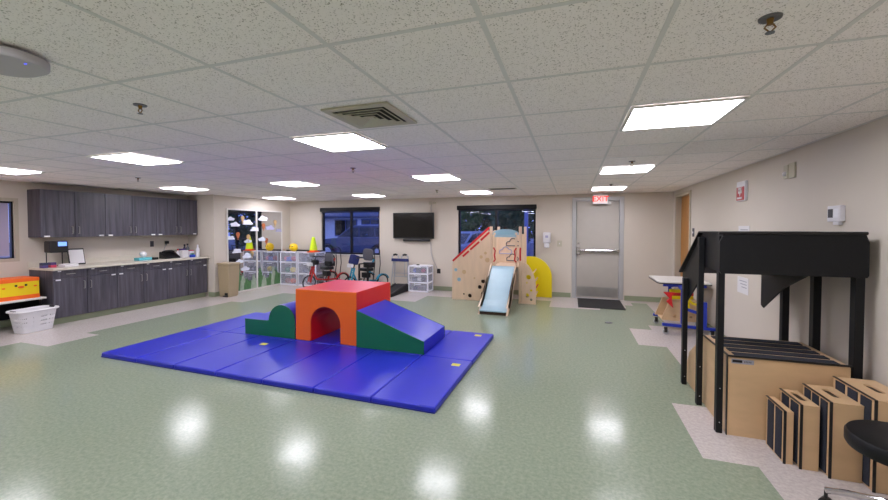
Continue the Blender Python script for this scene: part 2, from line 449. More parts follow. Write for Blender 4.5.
g = G(); g.cyl((x0+.1, YB-.001, 1.17), (x0+.1, YB-.02, 1.17), .022); g.build('lock_cylinder', 'chrome', d)

# wooden side door in the right wall
y0, y1, _, z1 = DW
g = G()
g.box(XR-.02, XR+.13, y0-.045, y0+.01, 0, z1+.04); g.box(XR-.02, XR+.13, y1-.01, y1+.045, 0, z1+.04); g.box(XR-.02, XR+.13, y0+.01, y1-.01, z1-.01, z1+.04)
d = struct('door_2', g, 'frame_paint', bev=.003)
g = G(); g.box(XR+.075, XR+.12, y0+.012, y1-.012, .01, z1-.012); g.build('door_leaf', 'door_wood', d, bev=.002)
g = G(); g.cyl((XR+.075, y0+.09, 1.0), (XR+.03, y0+.09, 1.0), .012); g.cyl((XR+.03, y0+.09, 1.0), (XR+.03, y0+.2, 1.0), .01); g.build('door_handle', 'chrome', d, smooth=True)
g = G(); g.box(XR+.13, XR+.14, y0, y1, 0, z1+.05); g.build('door_backing', 'frame_paint', d)
o = G().box(XR+.068, XR+.0745, 7.56, 7.72, 1.12, 1.42).build('paper_notice', 'paper'); tag(o, 'white paper notice taped to the wooden side door', 'notice')

# ------------------------------------------------------------------ ceiling fixtures
lp = thing('ceiling_light', '', 'ceiling light', (0, 0, 0))
g = G(); w, q = TX/2-.013, TY/2-.013
for a in ((-w, w, -q, -q+.02), (-w, w, q-.02, q), (-w, -w+.02, -q+.02, q-.02), (w-.02, w, -q+.02, q-.02)): g.box(*a, -.011, 0)
g.build('frame', 'white_paint', lp)
g = G(); g.box(-w+.02, w-.02, -q+.02, q-.02, -.008, -.001); g.build('diffuser', 'lamp_diffuser', lp)
rows = {11: 'in the row nearest the back wall', 7: 'in the middle lit row', 3: 'in the row level with the air vent'}
cols = {-11: 'cabinet side', -7: 'second from the cabinets', -3: 'air vent column', 1: 'right wall side'}
first = True
for i, j in LIGHTS:
    lab = 'lit square ceiling light %s, %s' % (rows[j], cols[i]) if j > 0 else 'lit square ceiling light behind the viewer'
    loc = (GX+(i+.5)*TX, GY+(j+.5)*TY, H-.004)
    if first: lp.location = loc; lp['label'] = lab; lp['group'] = 'square ceiling light panels'; first = False
    else: dup(lp, loc, lab)

# big louvred vent beside a light, small slot vent further back
cx, cy = GX+(-1.5)*TX, GY+2.5*TY
v = thing('air_vent', 'square cream louvred air vent in the ceiling beside a light panel', 'air vent', (cx, cy, H))
def sq(g, o, i, z0, z1):
    g.plate([(cx-o, cy-o), (cx+o, cy-o), (cx+o, cy+o), (cx-o, cy+o)], [[(cx-i, cy-i), (cx+i, cy-i), (cx+i, cy+i), (cx-i, cy+i)]], 'z', z0, z1)
g = G(); sq(g, .222, .175, H-.014, H-.0025); g.build('frame', 'vent_cream', v, bev=.002)
g = G()
for k in range(4):
    ro, ri, zl, zh = .166-.04*k, .146-.04*k, H-.020, H-.008
    A_ = [g.b.verts.new((cx+a*ri, cy+b_*ri, zh)) for a, b_ in ((-1,-1),(1,-1),(1,1),(-1,1))]
    B_ = [g.b.verts.new((cx+a*ro, cy+b_*ro, zl)) for a, b_ in ((-1,-1),(1,-1),(1,1),(-1,1))]
    C_ = [g.b.verts.new((cx+a*(ro-.004), cy+b_*(ro-.004), zl-.003)) for a, b_ in ((-1,-1),(1,-1),(1,1),(-1,1))]
    D_ = [g.b.verts.new((cx+a*(ri-.004), cy+b_*(ri-.004), zh-.003)) for a, b_ in ((-1,-1),(1,-1),(1,1),(-1,1))]
    for P1, P2 in ((A_, B_), (B_, C_), (C_, D_), (D_, A_)):
        for q in range(4): g.b.faces.new((P1[q], P1[(q+1) % 4], P2[(q+1) % 4], P2[q]))
g.box(cx-.022, cx+.022, cy-.022, cy+.022, H-.018, H-.008)
g.build('louvre', 'vent_cream', v)
g = G(); g.box(cx-.175, cx+.175, cy-.175, cy+.175, H-.006, H-.0042); g.build('duct_opening', 'vent_dark', v)
v = thing('air_vent', 'narrow slotted air vent in the ceiling near the exit wall', 'air vent', (-1.19, 6.95, H))
g = G(); g.box(-1.45, -.95, 6.88, 7.06, H-.012, H-.0045); g.build('frame', 'vent_cream', v)
g = G()
for k in range(4): g.box(-1.42, -.98, 6.9+k*.038, 6.92+k*.038, H-.0145, H-.0122)
g.build('slot', 'vent_dark', v)

def sprinkler(loc, lab, r=.032):
    s = thing('fire_sprinkler', lab, 'sprinkler', loc, 'fire sprinklers in the ceiling')
    x, y, z = loc
    g = G(); g.lathe([(r*.5, -.004), (r, -.006), (r*1.05, -.001), (r*1.05, 0)], (x, y, z)); g.build('escutcheon', 'pot_metal', s, smooth=True)
    g = G(); g.cyl((x, y, z-.005), (x, y, z-.025), .011, .008); g.tube([(x-.006, y, z-.02), (x-.016, y, z-.034), (x, y, z-.05), (x+.016, y, z-.034), (x+.006, y, z-.02)], .003); g.build('frame_arm', 'brass', s)
    g = G(); g.cyl((x, y, z-.05), (x, y, z-.053), r*.42, seg=16); g.build('deflector', 'pot_metal', s)
zc = H-.0005
sprinkler((.632, 1.603, zc), 'chrome fire sprinkler in the ceiling nearest the right hand wall')
sprinkler((-2.384, 1.574, zc), 'dark fire sprinkler in the ceiling beside the round wireless access point')
sprinkler((-5.89, 3.84, zc), 'small fire sprinkler in the ceiling nearest the cabinets')
sprinkler((-2.49, 4.03, zc), 'small fire sprinkler in the ceiling just beyond the square air vent')
sprinkler((-2.44, 6.89, zc), 'tiny fire sprinkler in the ceiling near the television wall')
sprinkler((.605, 4.57, zc), 'small fire sprinkler before the second light panel towards the exit')
sprinkler((.6, 6.87, zc), 'tiny fire sprinkler beside the light panel closest to the exit')

a = thing('wireless_access_point', 'white flat access point with a blue light on the ceiling', 'access point', (-2.26, .93, H))
g = G(); g.plate(rrect(-2.38, -2.06, .80, 1.06, .128, 12), [], 'z', H-.05, H-.012); g.build('housing', 'ap_white', a, bev=.008, smooth=True)
g = G(); g.plate(rrect(-2.33, -2.11, .84, 1.02, .05, 6), [], 'z', H-.012, H-.0045); g.build('mount', 'black_plastic', a)
g = G(); g.cyl((-2.105, .955, H-.0495), (-2.105, .955, H-.0515), .0035, seg=12); g.build('indicator_light', 'led_blue', a)

e = thing('exit_sign', 'red lit exit sign hanging in front of the exit door head', 'exit sign', (.545, YB-.16, H))
g = G(); g.box(.4, .69, YB-.185, YB-.145, 1.985, 2.18); g.build('housing', 'white_plastic', e, bev=.006)
g = G(); g.box(.415, .675, YB-.1875, YB-.185, 2.0, 2.165); g.build('face', 'exit_face', e)
g = G(); g.cyl((.545, YB-.165, 2.18), (.545, YB-.165, H-.004), .035); g.build('canopy_mount', 'white_plastic', e)
lettering('lettering', 'EXIT', .15, 'exit_red', e, (.545, YB-.189, 2.083), '-y')

# ------------------------------------------------------------------ cabinets
def cab_base(y0, y1, lab):
    c = thing('base_cabinet', lab, 'cabinet', (-7.8, (y0+y1)/2, 0), 'laminate base cabinets')
    g = G(); g.box(XL+.002, -7.52, y0+.001, y1-.001, .1, .838); g.build('body', 'cabinet', c)
    g = G(); g.box(XL+.05, -7.56, y0+.001, y1-.001, 0.001, .1); g.build('toe_kick', 'base_green', c)
    m = (y0+y1)/2
    for s, (a, b) in enumerate(((y0, m), (m, y1))):
        g = G(); g.box(-7.519, -7.5, a+.003, b-.003, .715, .835); dr = g.build('drawer', 'cabinet', c, bev=.002)
        g = G(); cy = (a+b)/2; g.tube([(-7.5, cy-.05, .775), (-7.475, cy-.05, .775), (-7.475, cy+.05, .775), (-7.5, cy+.05, .775)], .005); g.build('handle', 'steel', dr)
        yl = b-.04 if s == 0 else a+.09
        g = G(); g.box(-7.5, -7.488, cy-.16, cy-.12, .815, .83); g.build('safety_latch', 'white_plastic', dr, bev=.002)
        g = G(); g.box(-7.519, -7.5, a+.003, b-.003, .103, .708); do = g.build('door', 'cabinet', c, bev=.002)
        hy = b-.045 if s == 0 else a+.045
        g = G(); g.tube([(-7.5, hy, .52), (-7.475, hy, .52), (-7.475, hy, .64), (-7.5, hy, .64)], .005); g.build('handle', 'steel', do)
        ly = a+.06 if s == 0 else b-.06
        g = G(); g.box(-7.5, -7.488, ly-.03, ly+.03, .68, .70); g.build('safety_latch', 'white_plastic', do, bev=.002)
def cab_wall(y0, y1, lab):
    c = thing('wall_cabinet', lab, 'cabinet', (-7.95, (y0+y1)/2, 1.345), 'laminate wall cabinets')
    g = G(); g.box(XL+.002, -7.79, y0+.001, y1-.001, 1.345, 2.095); g.build('body', 'cabinet', c)
    m = (y0+y1)/2
    for s, (a, b) in enumerate(((y0, m), (m, y1))):
        g = G(); g.box(-7.789, -7.77, a+.003, b-.003, 1.345, 2.095); do = g.build('door', 'cabinet', c, bev=.002)
        hy = b-.045 if s == 0 else a+.045
        g = G(); g.tube([(-7.77, hy, 1.4), (-7.745, hy, 1.4), (-7.745, hy, 1.52), (-7.77, hy, 1.52)], .005); g.build('handle', 'steel', do)
        ly = a+.07 if s == 0 else b-.07
        g = G(); g.box(-7.77, -7.758, ly-.035, ly+.035, 1.35, 1.375); g.build('safety_latch', 'white_plastic', do, bev=.002)
YC3 = [3.65, 4.52, 5.39, 6.26]
for k, (u, l) in enumerate((('behind the white laundry basket and yellow box', 'above the black dispenser'), ('in the middle of the run', 'in the middle of the run'), ('beside the tan step bin', 'above the cleaning bottles'))):
    cab_base(YC3[k], YC3[k+1], 'dark grey woodgrain base cabinet with two drawers %s' % u)
    cab_wall(YC3[k], YC3[k+1], 'dark grey woodgrain wall cabinet with two doors %s' % l)
w = thing('worktop', 'long cream worktop on the dark grey base cabinets', 'worktop', (-7.8, 5, .84))
g = G(); g.box(XL+.001, -7.455, 3.635, YC-.002, .84, .872); g.build('slab', 'counter', w, bev=.004)
g = G(); g.box(XL+.001, XL+.02, 3.635, YC-.002, .872, .96); g.build('backsplash', 'counter', w, bev=.003)

# items on the worktop
ZT = .8725
d = thing('soap_dispenser', 'black countertop dispenser with a blue screen on a wire stand', 'dispenser', (-7.85, 3.86, ZT))
g = G(); g.box(-7.93, -7.76, 3.75, 3.99, 1.10, 1.285); g.build('housing', 'black_plastic', d, bev=.02)
g = G(); g.box(-7.7595, -7.757, 3.85, 3.96, 1.205, 1.27); g.build('screen', 'lcd_blue', d)
g = G()
for yy in (3.77, 3.97): g.tube([(-7.9, yy, 1.11), (-7.9, yy, ZT+.009), (-7.81, yy, ZT+.009)], .007)
g.tube([(-7.9, 3.77, ZT+.009), (-7.9, 3.97, ZT+.009)], .006); g.build('stand', 'black_plastic', d)
o = G().box(-7.79, -7.62, 3.86, 4.04, ZT, ZT+.045).build('paper_stack', 'paper', bev=.003); tag(o, 'stack of white paper at the foot of the black dispenser', 'paper')
d = thing('document_holder', 'white page leaning in a dark stand beside the black dispenser', 'document holder', (-7.9, 4.16, ZT))
g = G(); g.box(-7.93, -7.918, 4.07, 4.30, ZT, ZT+.28, rot=('Y', -.2), piv=(-7.93, 4.2, ZT)); g.build('board', 'black_plastic', d, bev=.004)
g = G(); g.box(-7.916, -7.913, 4.085, 4.285, ZT+.025, ZT+.255, rot=('Y', -.2), piv=(-7.93, 4.2, ZT)); g.build('page', 'paper', d)
for k, (yy, mm, lab) in enumerate(((3.67, 'purple_item', 'purple spray box stacked'), (3.77, 'pink_item', 'pink and white small carton'))):
    for lv in range(2):
        o = G().box(-7.80, -7.72, yy-.035, yy+.035, ZT+lv*.041, ZT+.04+lv*.041).build('small_carton', mm if lv == 0 else ('navy_item' if k == 0 else 'purple_item'), bev=.002)
        tag(o, ['lower', 'upper'][lv] + ' ' + ['navy and purple carton at the end of the worktop', 'pink and purple carton beside the wire stand'][k], 'carton', 'small cartons on the worktop')
t = thing('tissue_box', 'teal tissue box with a white tissue on the worktop', 'tissue box', (-7.8, 5.15, ZT))
g = G(); g.box(-7.87, -7.73, 5.03, 5.27, ZT, ZT+.055); g.build('carton', 'teal_box', t, bev=.003)
g = G(); g.lathe([(.03, 0), (.055, .04), (.06, .08), (.035, .11), (.01, .1)], (-7.8, 5.15, ZT+.056), 9); g.build('tissue', 'paper', t)
o = G().box(-7.82, -7.74, 5.31, 5.40, ZT, ZT+.045).build('wallet', 'black_plastic', bev=.01); tag(o, 'small black pouch beside the teal tissue box', 'pouch')
d = thing('card_reader', 'black sloped desk device under the wall socket', 'phone', (-7.82, 5.68, ZT))
g = G(); g.plate([(-7.92, ZT+.12), (-7.92, ZT), (-7.72, ZT), (-7.72, ZT+.025), (-7.9, ZT+.14)], [], 'y', 5.53, 5.83); g.build('base', 'black_plastic', d, bev=.008)
g = G(); g.tube([(-7.86, 5.56, ZT+.13), (-7.86, 5.62, ZT+.15), (-7.86, 5.74, ZT+.15), (-7.86, 5.80, ZT+.13)], .018, 10); g.build('handset', 'black_plastic', d, smooth=True)
def bottle(y, x, r, h, body, capm, lab, caph=.03):
    b = thing('bottle', lab, 'bottle', (x, y, ZT), 'bottles at the end of the worktop')
    g = G(); g.lathe([(r*.95, 0), (r, .01), (r, h*.72), (r*.4, h*.88), (r*.38, h)], (x, y, ZT), 16); g.build('body', body, b, smooth=True)
    g = G(); g.lathe([(r*.5, 0), (r*.5, caph)], (x, y, ZT+h), 12); g.build('cap', capm, b)
bottle(6.17, -7.66, .036, .23, 'white_plastic', 'white_plastic', 'tall white bottle at the far end of the worktop')
bottle(6.06, -7.9, .036, .24, 'navy_item', 'black_plastic', 'dark bottle with black cap behind the white cartons')
bottle(6.15, -7.93, .036, .25, 'grey_paint', 'black_plastic', 'grey bottle with black cap against the back of the worktop')
bottle(5.88, -7.86, .03, .15, 'white_plastic', 'red_paint', 'small white bottle with a red cap beside the desk phone')
o = G().box(-7.80, -7.70, 5.86, 5.99, ZT, ZT+.15).build('carton', 'paper', bev=.003); tag(o, 'white carton in front of the dark bottles', 'carton', 'cartons at the end of the worktop')
o = G().box(-7.90, -7.81, 5.93, 6.01, ZT, ZT+.18).build('carton', 'purple_item', bev=.003); tag(o, 'dark purple carton behind the white carton', 'carton', 'cartons at the end of the worktop')
o = G().box(-7.66, -7.60, 5.98, 6.07, ZT, ZT+.055).build('carton', 'blue_item', bev=.003); tag(o, 'small bright blue carton near the worktop edge', 'carton', 'cartons at the end of the worktop')
c = thing('carton', 'white carton with green and pink label beside the tall bottle', 'carton', (-7.75, 6.07, ZT), 'cartons at the end of the worktop')
g = G(); g.box(-7.80, -7.70, 6.02, 6.12, ZT, ZT+.13); g.build('box', 'white_plastic', c, bev=.003)
g = G(); g.box(-7.6995, -7.698, 6.03, 6.11, ZT+.05, ZT+.08); g.build('green_label', 'teal_item', c)
g = G(); g.box(-7.80, -7.70, 6.02, 6.12, ZT+.1305, ZT+.145); g.build('lid', 'pink_item', c)
# wall sockets above the worktop
def socket(loc, face, lab, matn='white_plastic', w=.07, h=.115):
    x, y, z = loc; s = thing('wall_socket', lab, 'socket', loc)
    g = G()
    if face == 'x': g.box(x, x+.006, y-w/2, y+w/2, z-h/2, z+h/2)
    elif face == '-x': g.box(x-.006, x, y-w/2, y+w/2, z-h/2, z+h/2)
    else: g.box(x-w/2, x+w/2, y-.006, y, z-h/2, z+h/2)
    g.build('cover_plate', matn, s, bev=.002)
    g = G()
    for dz in (-.025, .025):
        if face == 'x': g.box(x+.006, x+.009, y-.015, y+.015, z+dz-.014, z+dz+.014)
        elif face == '-x': g.box(x-.009, x-.006, y-.015, y+.015, z+dz-.014, z+dz+.014)
        else: g.box(x-.015, x+.015, y-.009, y-.006, z+dz-.014, z+dz+.014)
    g.build('receptacle', 'print_dark' if matn != 'black_plastic' else 'black_plastic', s)
    return s
socket((XL, 5.52, 1.17), 'x', 'dark wall socket above the worktop under the wall cabinets', 'print_dark')
s = socket((XL, 5.80, 1.17), 'x', 'cream wall socket with a black plug above the desk phone', 'vent_cream')
p = thing('plug', 'black plug and hanging cable in the socket over the worktop', 'plug', (XL+.02, 5.8, 1.19))
g = G(); g.box(XL+.009, XL+.05, 5.77, 5.84, 1.16, 1.22); g.build('plug_body', 'black_plastic', p, bev=.006)
g = G(); g.tube([(XL+.03, 5.79, 1.165), (XL+.035, 5.76, 1.1), (XL+.04, 5.72, 1.0), (XL+.05, 5.70, .93), (XL+.1, 5.70, .885)], .005); g.build('cable', 'label_grey', p)

# tan step bin
tb = thing('step_bin', 'tan plastic step bin standing at the end of the base cabinets', 'bin', (-7.14, 6.47, 0))
g = G()
def frus(g, cx, cy, w0, d0, w1, d1, z0, z1):
    b = [g.b.verts.new((cx+sx*w0/2, cy+sy*d0/2, z0)) for sx, sy in ((-1,-1),(1,-1),(1,1),(-1,1))]
    t = [g.b.verts.new((cx+sx*w1/2, cy+sy*d1/2, z1)) for sx, sy in ((-1,-1),(1,-1),(1,1),(-1,1))]
    fs = [g.b.faces.new(b[::-1]), g.b.faces.new(t)]+[g.b.faces.new((b[k], b[(k+1)%4], t[(k+1)%4], t[k])) for k in range(4)]; g._m(fs)
frus(g, -7.13, 6.47, .26, .26, .31, .31, .02, .70); g.build('body', 'tan_plastic', tb, bev=.015)
g = G(); frus(g, -7.13, 6.47, .34, .34, .32, .32, .70, .735); g.build('lid', 'tan_plastic', tb, bev=.01)
g = G(); g.box(-7.1, -7.02, 6.33, 6.345, .0, .09); g.build('pedal_recess', 'black_plastic', tb)
g = G(); g.box(-7.1, -7.02, 6.28, 6.34, .015, .035); g.build('pedal', 'black_plastic', tb, bev=.004)
g = G(); g.box(-7.255, -7.01, 6.35, 6.59, 0, .02); g.build('base', 'tan_plastic', tb)

# low bench, duck box and laundry basket by the left wall
b = thing('bench', 'low white topped bench, shaded space under it set in black, against the left wall', 'bench', (-7.83, 2.6, 0))
g = G(); g.box(XL+.012, -7.56, 1.4, 3.6, .425, .452); g.build('top', 'white_paint', b, bev=.004)
g = G(); g.box(XL+.014, XL+.03, 1.45, 3.56, .11, .424); g.build('back_panel', 'black_wood', b)  # black sheet stands in for the dark void below the top
for k, yy in enumerate((1.45, 3.54)):
    g = G(); g.box(XL+.035, -7.62, yy, yy+.03, .0, .424); g.build('leg', 'black_wood', b)
g = G(); g.box(XL+.035, -7.9, 1.485, 3.535, .36, .424); g.build('rail', 'black_wood', b)
z0 = .4525
d = thing('duck_box', 'yellow and orange storage box with a duck face on the bench', 'box', (-7.8, 3.0, z0))
g = G(); g.box(-8.0, -7.62, 2.5, 3.545, z0+.058, z0+.252); g.build('box_body', 'yellow_card', d)
g = G(); g.box(-8.003, -7.617, 2.497, 3.548, z0, z0+.058); g.build('lower_band', 'orange_card', d)
g = G(); g.box(-8.003, -7.617, 2.497, 3.548, z0+.252, z0+.305); g.build('lid', 'orange_card', d, bev=.004)
for yy in (3.29, 3.397):
    g = G(); g.box(-7.6195, -7.6165, yy-.013, yy+.013, z0+.19, z0+.218); g.build('eye', 'black_plastic', d)
g = G(); g.plate([(3.343+.035*math.cos(t_*PI/8), z0+.18+.018*math.sin(t_*PI/8)) for t_ in range(16)], [], 'x', -7.6195, -7.6155); g.build('beak', 'orange_card', d)
for yy in (3.16, 3.50):
    g = G(); g.plate([(yy+.02*math.cos(t_*PI/6), z0+.18+.012*math.sin(t_*PI/6)) for t_ in range(12)], [], 'x', -7.6195, -7.616); g.build('cheek', 'orange_card', d)

# laundry basket with slotted walls
lb = thing('laundry_basket', 'white slotted laundry basket on the floor before the bench', 'basket', (0, 0, 0))
def basket_wall():
    g = G(); n = 64; Hh = .29; rows = [0, .05, .085, .105, .14, .16, .195, .215, .25, Hh]
    def P(k, z, off=0):
        a = 2*PI*k/n; c, s = math.cos(a), math.sin(a); e = .42
        w, d = .118+.035*z/Hh-off, .18+.045*z/Hh-off
        return Vector((w*math.copysign(abs(c)**e, c), d*math.copysign(abs(s)**e, s), z))
    th = .006; grid = {}
    for ri, z in enumerate(rows):
        for k in range(n):
            for q in (0, 1): grid[ri, k, q] = g.b.verts.new(P(k, z+ (.004 if ri == 0 else 0), th*q))
    for ri in range(len(rows)-1):
        for k in range(n):
            k2 = (k+1) % n
            hole = ri in (2, 4, 6) and (k % 2 == 0) and any(abs(((k+.5)/n-c_+.5) % 1-.5) < .065 for c_ in (.25, .5, .75, 0, .12, .38, .62, .88) )
            if hole:
                for (A, B) in (((ri, k), (ri, k2)), ((ri, k2), (ri+1, k2)), ((ri+1, k2), (ri+1, k)), ((ri+1, k), (ri, k))):
                    g.b.faces.new((grid[A[0], A[1], 0], grid[B[0], B[1], 0], grid[B[0], B[1], 1], grid[A[0], A[1], 1]))
            else:
                g.b.faces.new((grid[ri, k, 0], grid[ri, k2, 0], grid[ri+1, k2, 0], grid[ri+1, k, 0]))
                g.b.faces.new((grid[ri, k, 1], grid[ri+1, k, 1], grid[ri+1, k2, 1], grid[ri, k2, 1]))
    R_ = len(rows)-1
    for k in range(n):
        k2 = (k+1) % n; g.b.faces.new((grid[R_, k, 0], grid[R_, k2, 0], grid[R_, k2, 1], grid[R_, k, 1]))
    g.b.faces.new([grid[0, k, 0] for k in range(n)][::-1]); g.b.faces.new([grid[0, k, 1] for k in range(n)])
    return g, P, n, Hh
g, P_, n_, Hh_ = basket_wall(); g.build('basket_body', 'white_plastic', lb)
g = G(); ring = [P_(k, Hh_, -.012) for k in range(n_)]; g.tube(ring, .014, 8, closed=True); g.build('rim', 'white_plastic', lb, smooth=True)
for s_ in (-1, 1):
    g = G(); g.box(-.05, .05, s_*.229-.012, s_*.229+.012, Hh_-.012, Hh_+.02); g.build('handle', 'print_dark', lb, bev=.008)
lb.scale = (1, 1, 1.07); lb.location = (-7.42, 3.38, .0); lb.rotation_euler[2] = .1

# ------------------------------------------------------------------ mirror wall with decals
mi = thing('wall_mirror', 'tall mirror panels with cloud, balloon and grass decals', 'mirror', (XM, 7.5, 0))
for k, (a, b) in enumerate(((6.64, 7.45), (7.475, 8.30))):
    g = G(); g.box(XM+.004, XM+.012, a, b, .03, 1.9, rot=('Z', (.012, -.0)[k])); g.build('mirror_panel', 'mirror_glass', mi)
g = G()
g.box(XM+.001, XM+.028, 6.6, 8.33, 1.9, 1.935); g.box(XM+.001, XM+.022, 6.6, 8.33, .0, .03)
g.box(XM+.001, XM+.024, 7.447, 7.478, .03, 1.9); g.box(XM+.001, XM+.022, 6.6, 6.632, .03, 1.9); g.box(XM+.001, XM+.022, 8.3, 8.33, .03, 1.9)
g.build('frame', 'white_paint', mi, bev=.003)
xd = XM+.020
for k, (y, z) in enumerate([(6.70, 1.68), (6.82, 1.55), (7.18, 1.6), (6.70, 1.25), (7.40, 1.44), (7.67, 1.7), (7.19, 1.16), (7.63, 1.19), (7.89, 1.47), (8.2, 1.41), (6.87, 0.94), (7.18, 0.81), (6.94, 0.7), (7.09, 0.51)]):
    g = G(); w = .10+.02*(k % 3)
    pts = []
    for q in range(28):
        a = 2*PI*q/28; r = 1+.14*math.sin(5*a+k); zz = math.sin(a)*.62*w*r
        pts.append((y+math.cos(a)*w*r, z+max(zz, -.2*w)))
    g.plate(pts, [], 'x', xd, xd+.0015); g.build('cloud_decal', 'decal_cloud' if k not in (8, 9) else 'cloud_blue', mi)
for k, (y, z) in enumerate([(7.04, 1.72), (6.9, 1.34), (7.2, 1.28), (7.68, 1.55), (8.08, 1.64), (7.77, 1.18), (7.3, .88)]):
    g = G(); r = .05
    g.plate([(y+r*math.cos(a*PI/9), z+r*1.15*math.sin(a*PI/9)) for a in range(0, 10)]+[(y-.015, z-.09), (y+.015, z-.09)], [], 'x', xd, xd+.0015)
    g.box(xd, xd+.0015, y-.014, y+.014, z-.12, z-.1); g.build('balloon_decal', ['decal_tan', 'decal_orange'][k % 2], mi)
random.seed(3)
for k in range(15):
    y = 6.7+k*.108; 
    if 7.41 < y < 7.51: y += .09
    y = min(y, 8.2)
    h = (.22, .36, .52, .42, .3)[k % 5]; w = .085
    pts = [(y-w, .035)]
    for q in range(9): pts.append((y-w+w*.25*q*.98, .035+h*(math.sin(PI*(q+.3)/9.2)**.8)*(1 if q % 2 else .72)+.01))
    pts.append((y+w, .035)); g = G(); g.plate(pts, [], 'x', xd-.004+.0006*(k % 5), xd-.0038+.0006*(k % 5)+.0004)
    g.build('grass_decal', 'decal_green' if k % 3 else 'decal_pale', mi)

# ------------------------------------------------------------------ drawer towers
def drawer_tower(x0, y0, w, dpt, h, lab, items, group):
    t = thing('drawer_tower', lab, 'storage drawers', (x0+w/2, y0+dpt/2, 0), group)
    g = G(); n = 3; th = .03
    for x in (x0, x0+w-th): 
        for y in (y0, y0+dpt-th): g.box(x, x+th, y, y+th, 0.001, h)
    for k in range(n+1):
        z = min(k*h/n, h-th) if k else .001; g.box(x0, x0+w, y0, y0+dpt, z, z+th if k < n else h)
    g.build('frame', 'bin_white', t, bev=.006)
    g = G()
    for x in (x0+.008, x0+w-.012): g.box(x, x+.004, y0+th, y0+dpt-th, th, h-th)
    g.box(x0+th, x0+w-th, y0+dpt-.012, y0+dpt-.008, th, h-th); g.build('side_panel', 'drawer_clear', t)
    for k in range(n):
        z = k*h/n+th+.004; zt = (k+1)*h/n-.008; g = G()
        g.box(x0+th+.004, x0+w-th-.004, y0-.004, y0, z, zt); g.box(x0+th+.004, x0+w-th-.004, y0, y0+dpt-.03, z, z+.004)
        dr = g.build('drawer', 'drawer_clear', t)
        g = G(); g.box(x0+w*.35, x0+w*.65, y0-.02, y0-.004, zt-.025, zt-.012); g.build('handle', 'bin_white', dr, bev=.004)
        rnd = random.Random(lab+str(k))
        for q, mm in enumerate(items[k]):
            g = G(); cx = x0+.1+(w-.2)*(q+.5)/max(1, len(items[k])); r = min(.075, h/n*.27)
            if rnd.random() < .5: g.ball((cx, y0+.09, z+.006+r*.9), r, (1.1, 1, .9), 12, 8)
            else: g.box(cx-r*1.1, cx+r*1.1, y0+.03, y0+.2, z+.006, z+.006+r*1.5)
            g.build('toy', mm, dr)
    return t
grp = 'clear drawer towers along the back wall'
drawer_tower(-7.29, 8.2, .535, .42, .87, 'three drawer clear tower with pink and green toys in the mirror corner', [['decal_orange', 'orange_card'], ['teal_item', 'yellow'], ['pink_item', 'blue_item', 'pink_item']], grp)
drawer_tower(-6.73, 8.2, .56, .42, .87, 'three drawer clear tower next to the red tricycle', [['navy_item'], ['navy_item', 'grey_paint'], ['navy_item', 'navy_item']], grp)
drawer_tower(-3.64, 8.25, .50, .36, .61, 'short three drawer clear tower under the television', [['navy_item', 'grey_paint'], ['navy_item', 'paper', 'navy_item'], ['blue_item', 'navy_item', 'pink_item']], grp)
o = G().box(-7.28, -6.2, 8.43, 8.6, .871, .905).build('folded_board', 'black_plastic', bev=.01); tag(o, 'long black folded board lying on top of the clear drawer towers', 'board')
b = thing('play_ball', 'yellow smiling ball on top of the clear drawer towers', 'ball', (-6.93, 8.3, .87))
g = G(); g.ball((-6.93, 8.3, .981), .11, u=24, v=16); g.build('ball', 'ball_yellow', b, smooth=True)
g = G(); g.ball((-6.96, 8.2, 1.01), .014); g.ball((-6.89, 8.2, 1.01), .014); g.build('eye', 'print_dark', b)
def cone(x, y, lab):
    c = thing('training_cone', lab, 'cone', (x, y, .872), 'neon training cones')
    g = G(); g.plate(rrect(x-.12, x+.12, y-.12, y+.12, .02), [], 'z', .872, .887); g.lathe([(.108, 0), (.1, .035)], (x, y, .887)); g.build('base', 'neon_orange', c)
    g = G(); g.lathe([(.1, 0), (.065, .2), (.036, .32), (.026, .335)], (x, y, .9225)); g.build('cone_body', 'neon', c, smooth=True)
cone(-6.30, 8.29, 'neon yellow cone with orange base on the drawer tower beside the window')
o = G().cyl((-3.45, 8.4, .612), (-3.45, 8.4, .635), .035).build('hockey_puck', 'black_plastic'); tag(o, 'small black puck on top of the short drawer tower', 'puck')

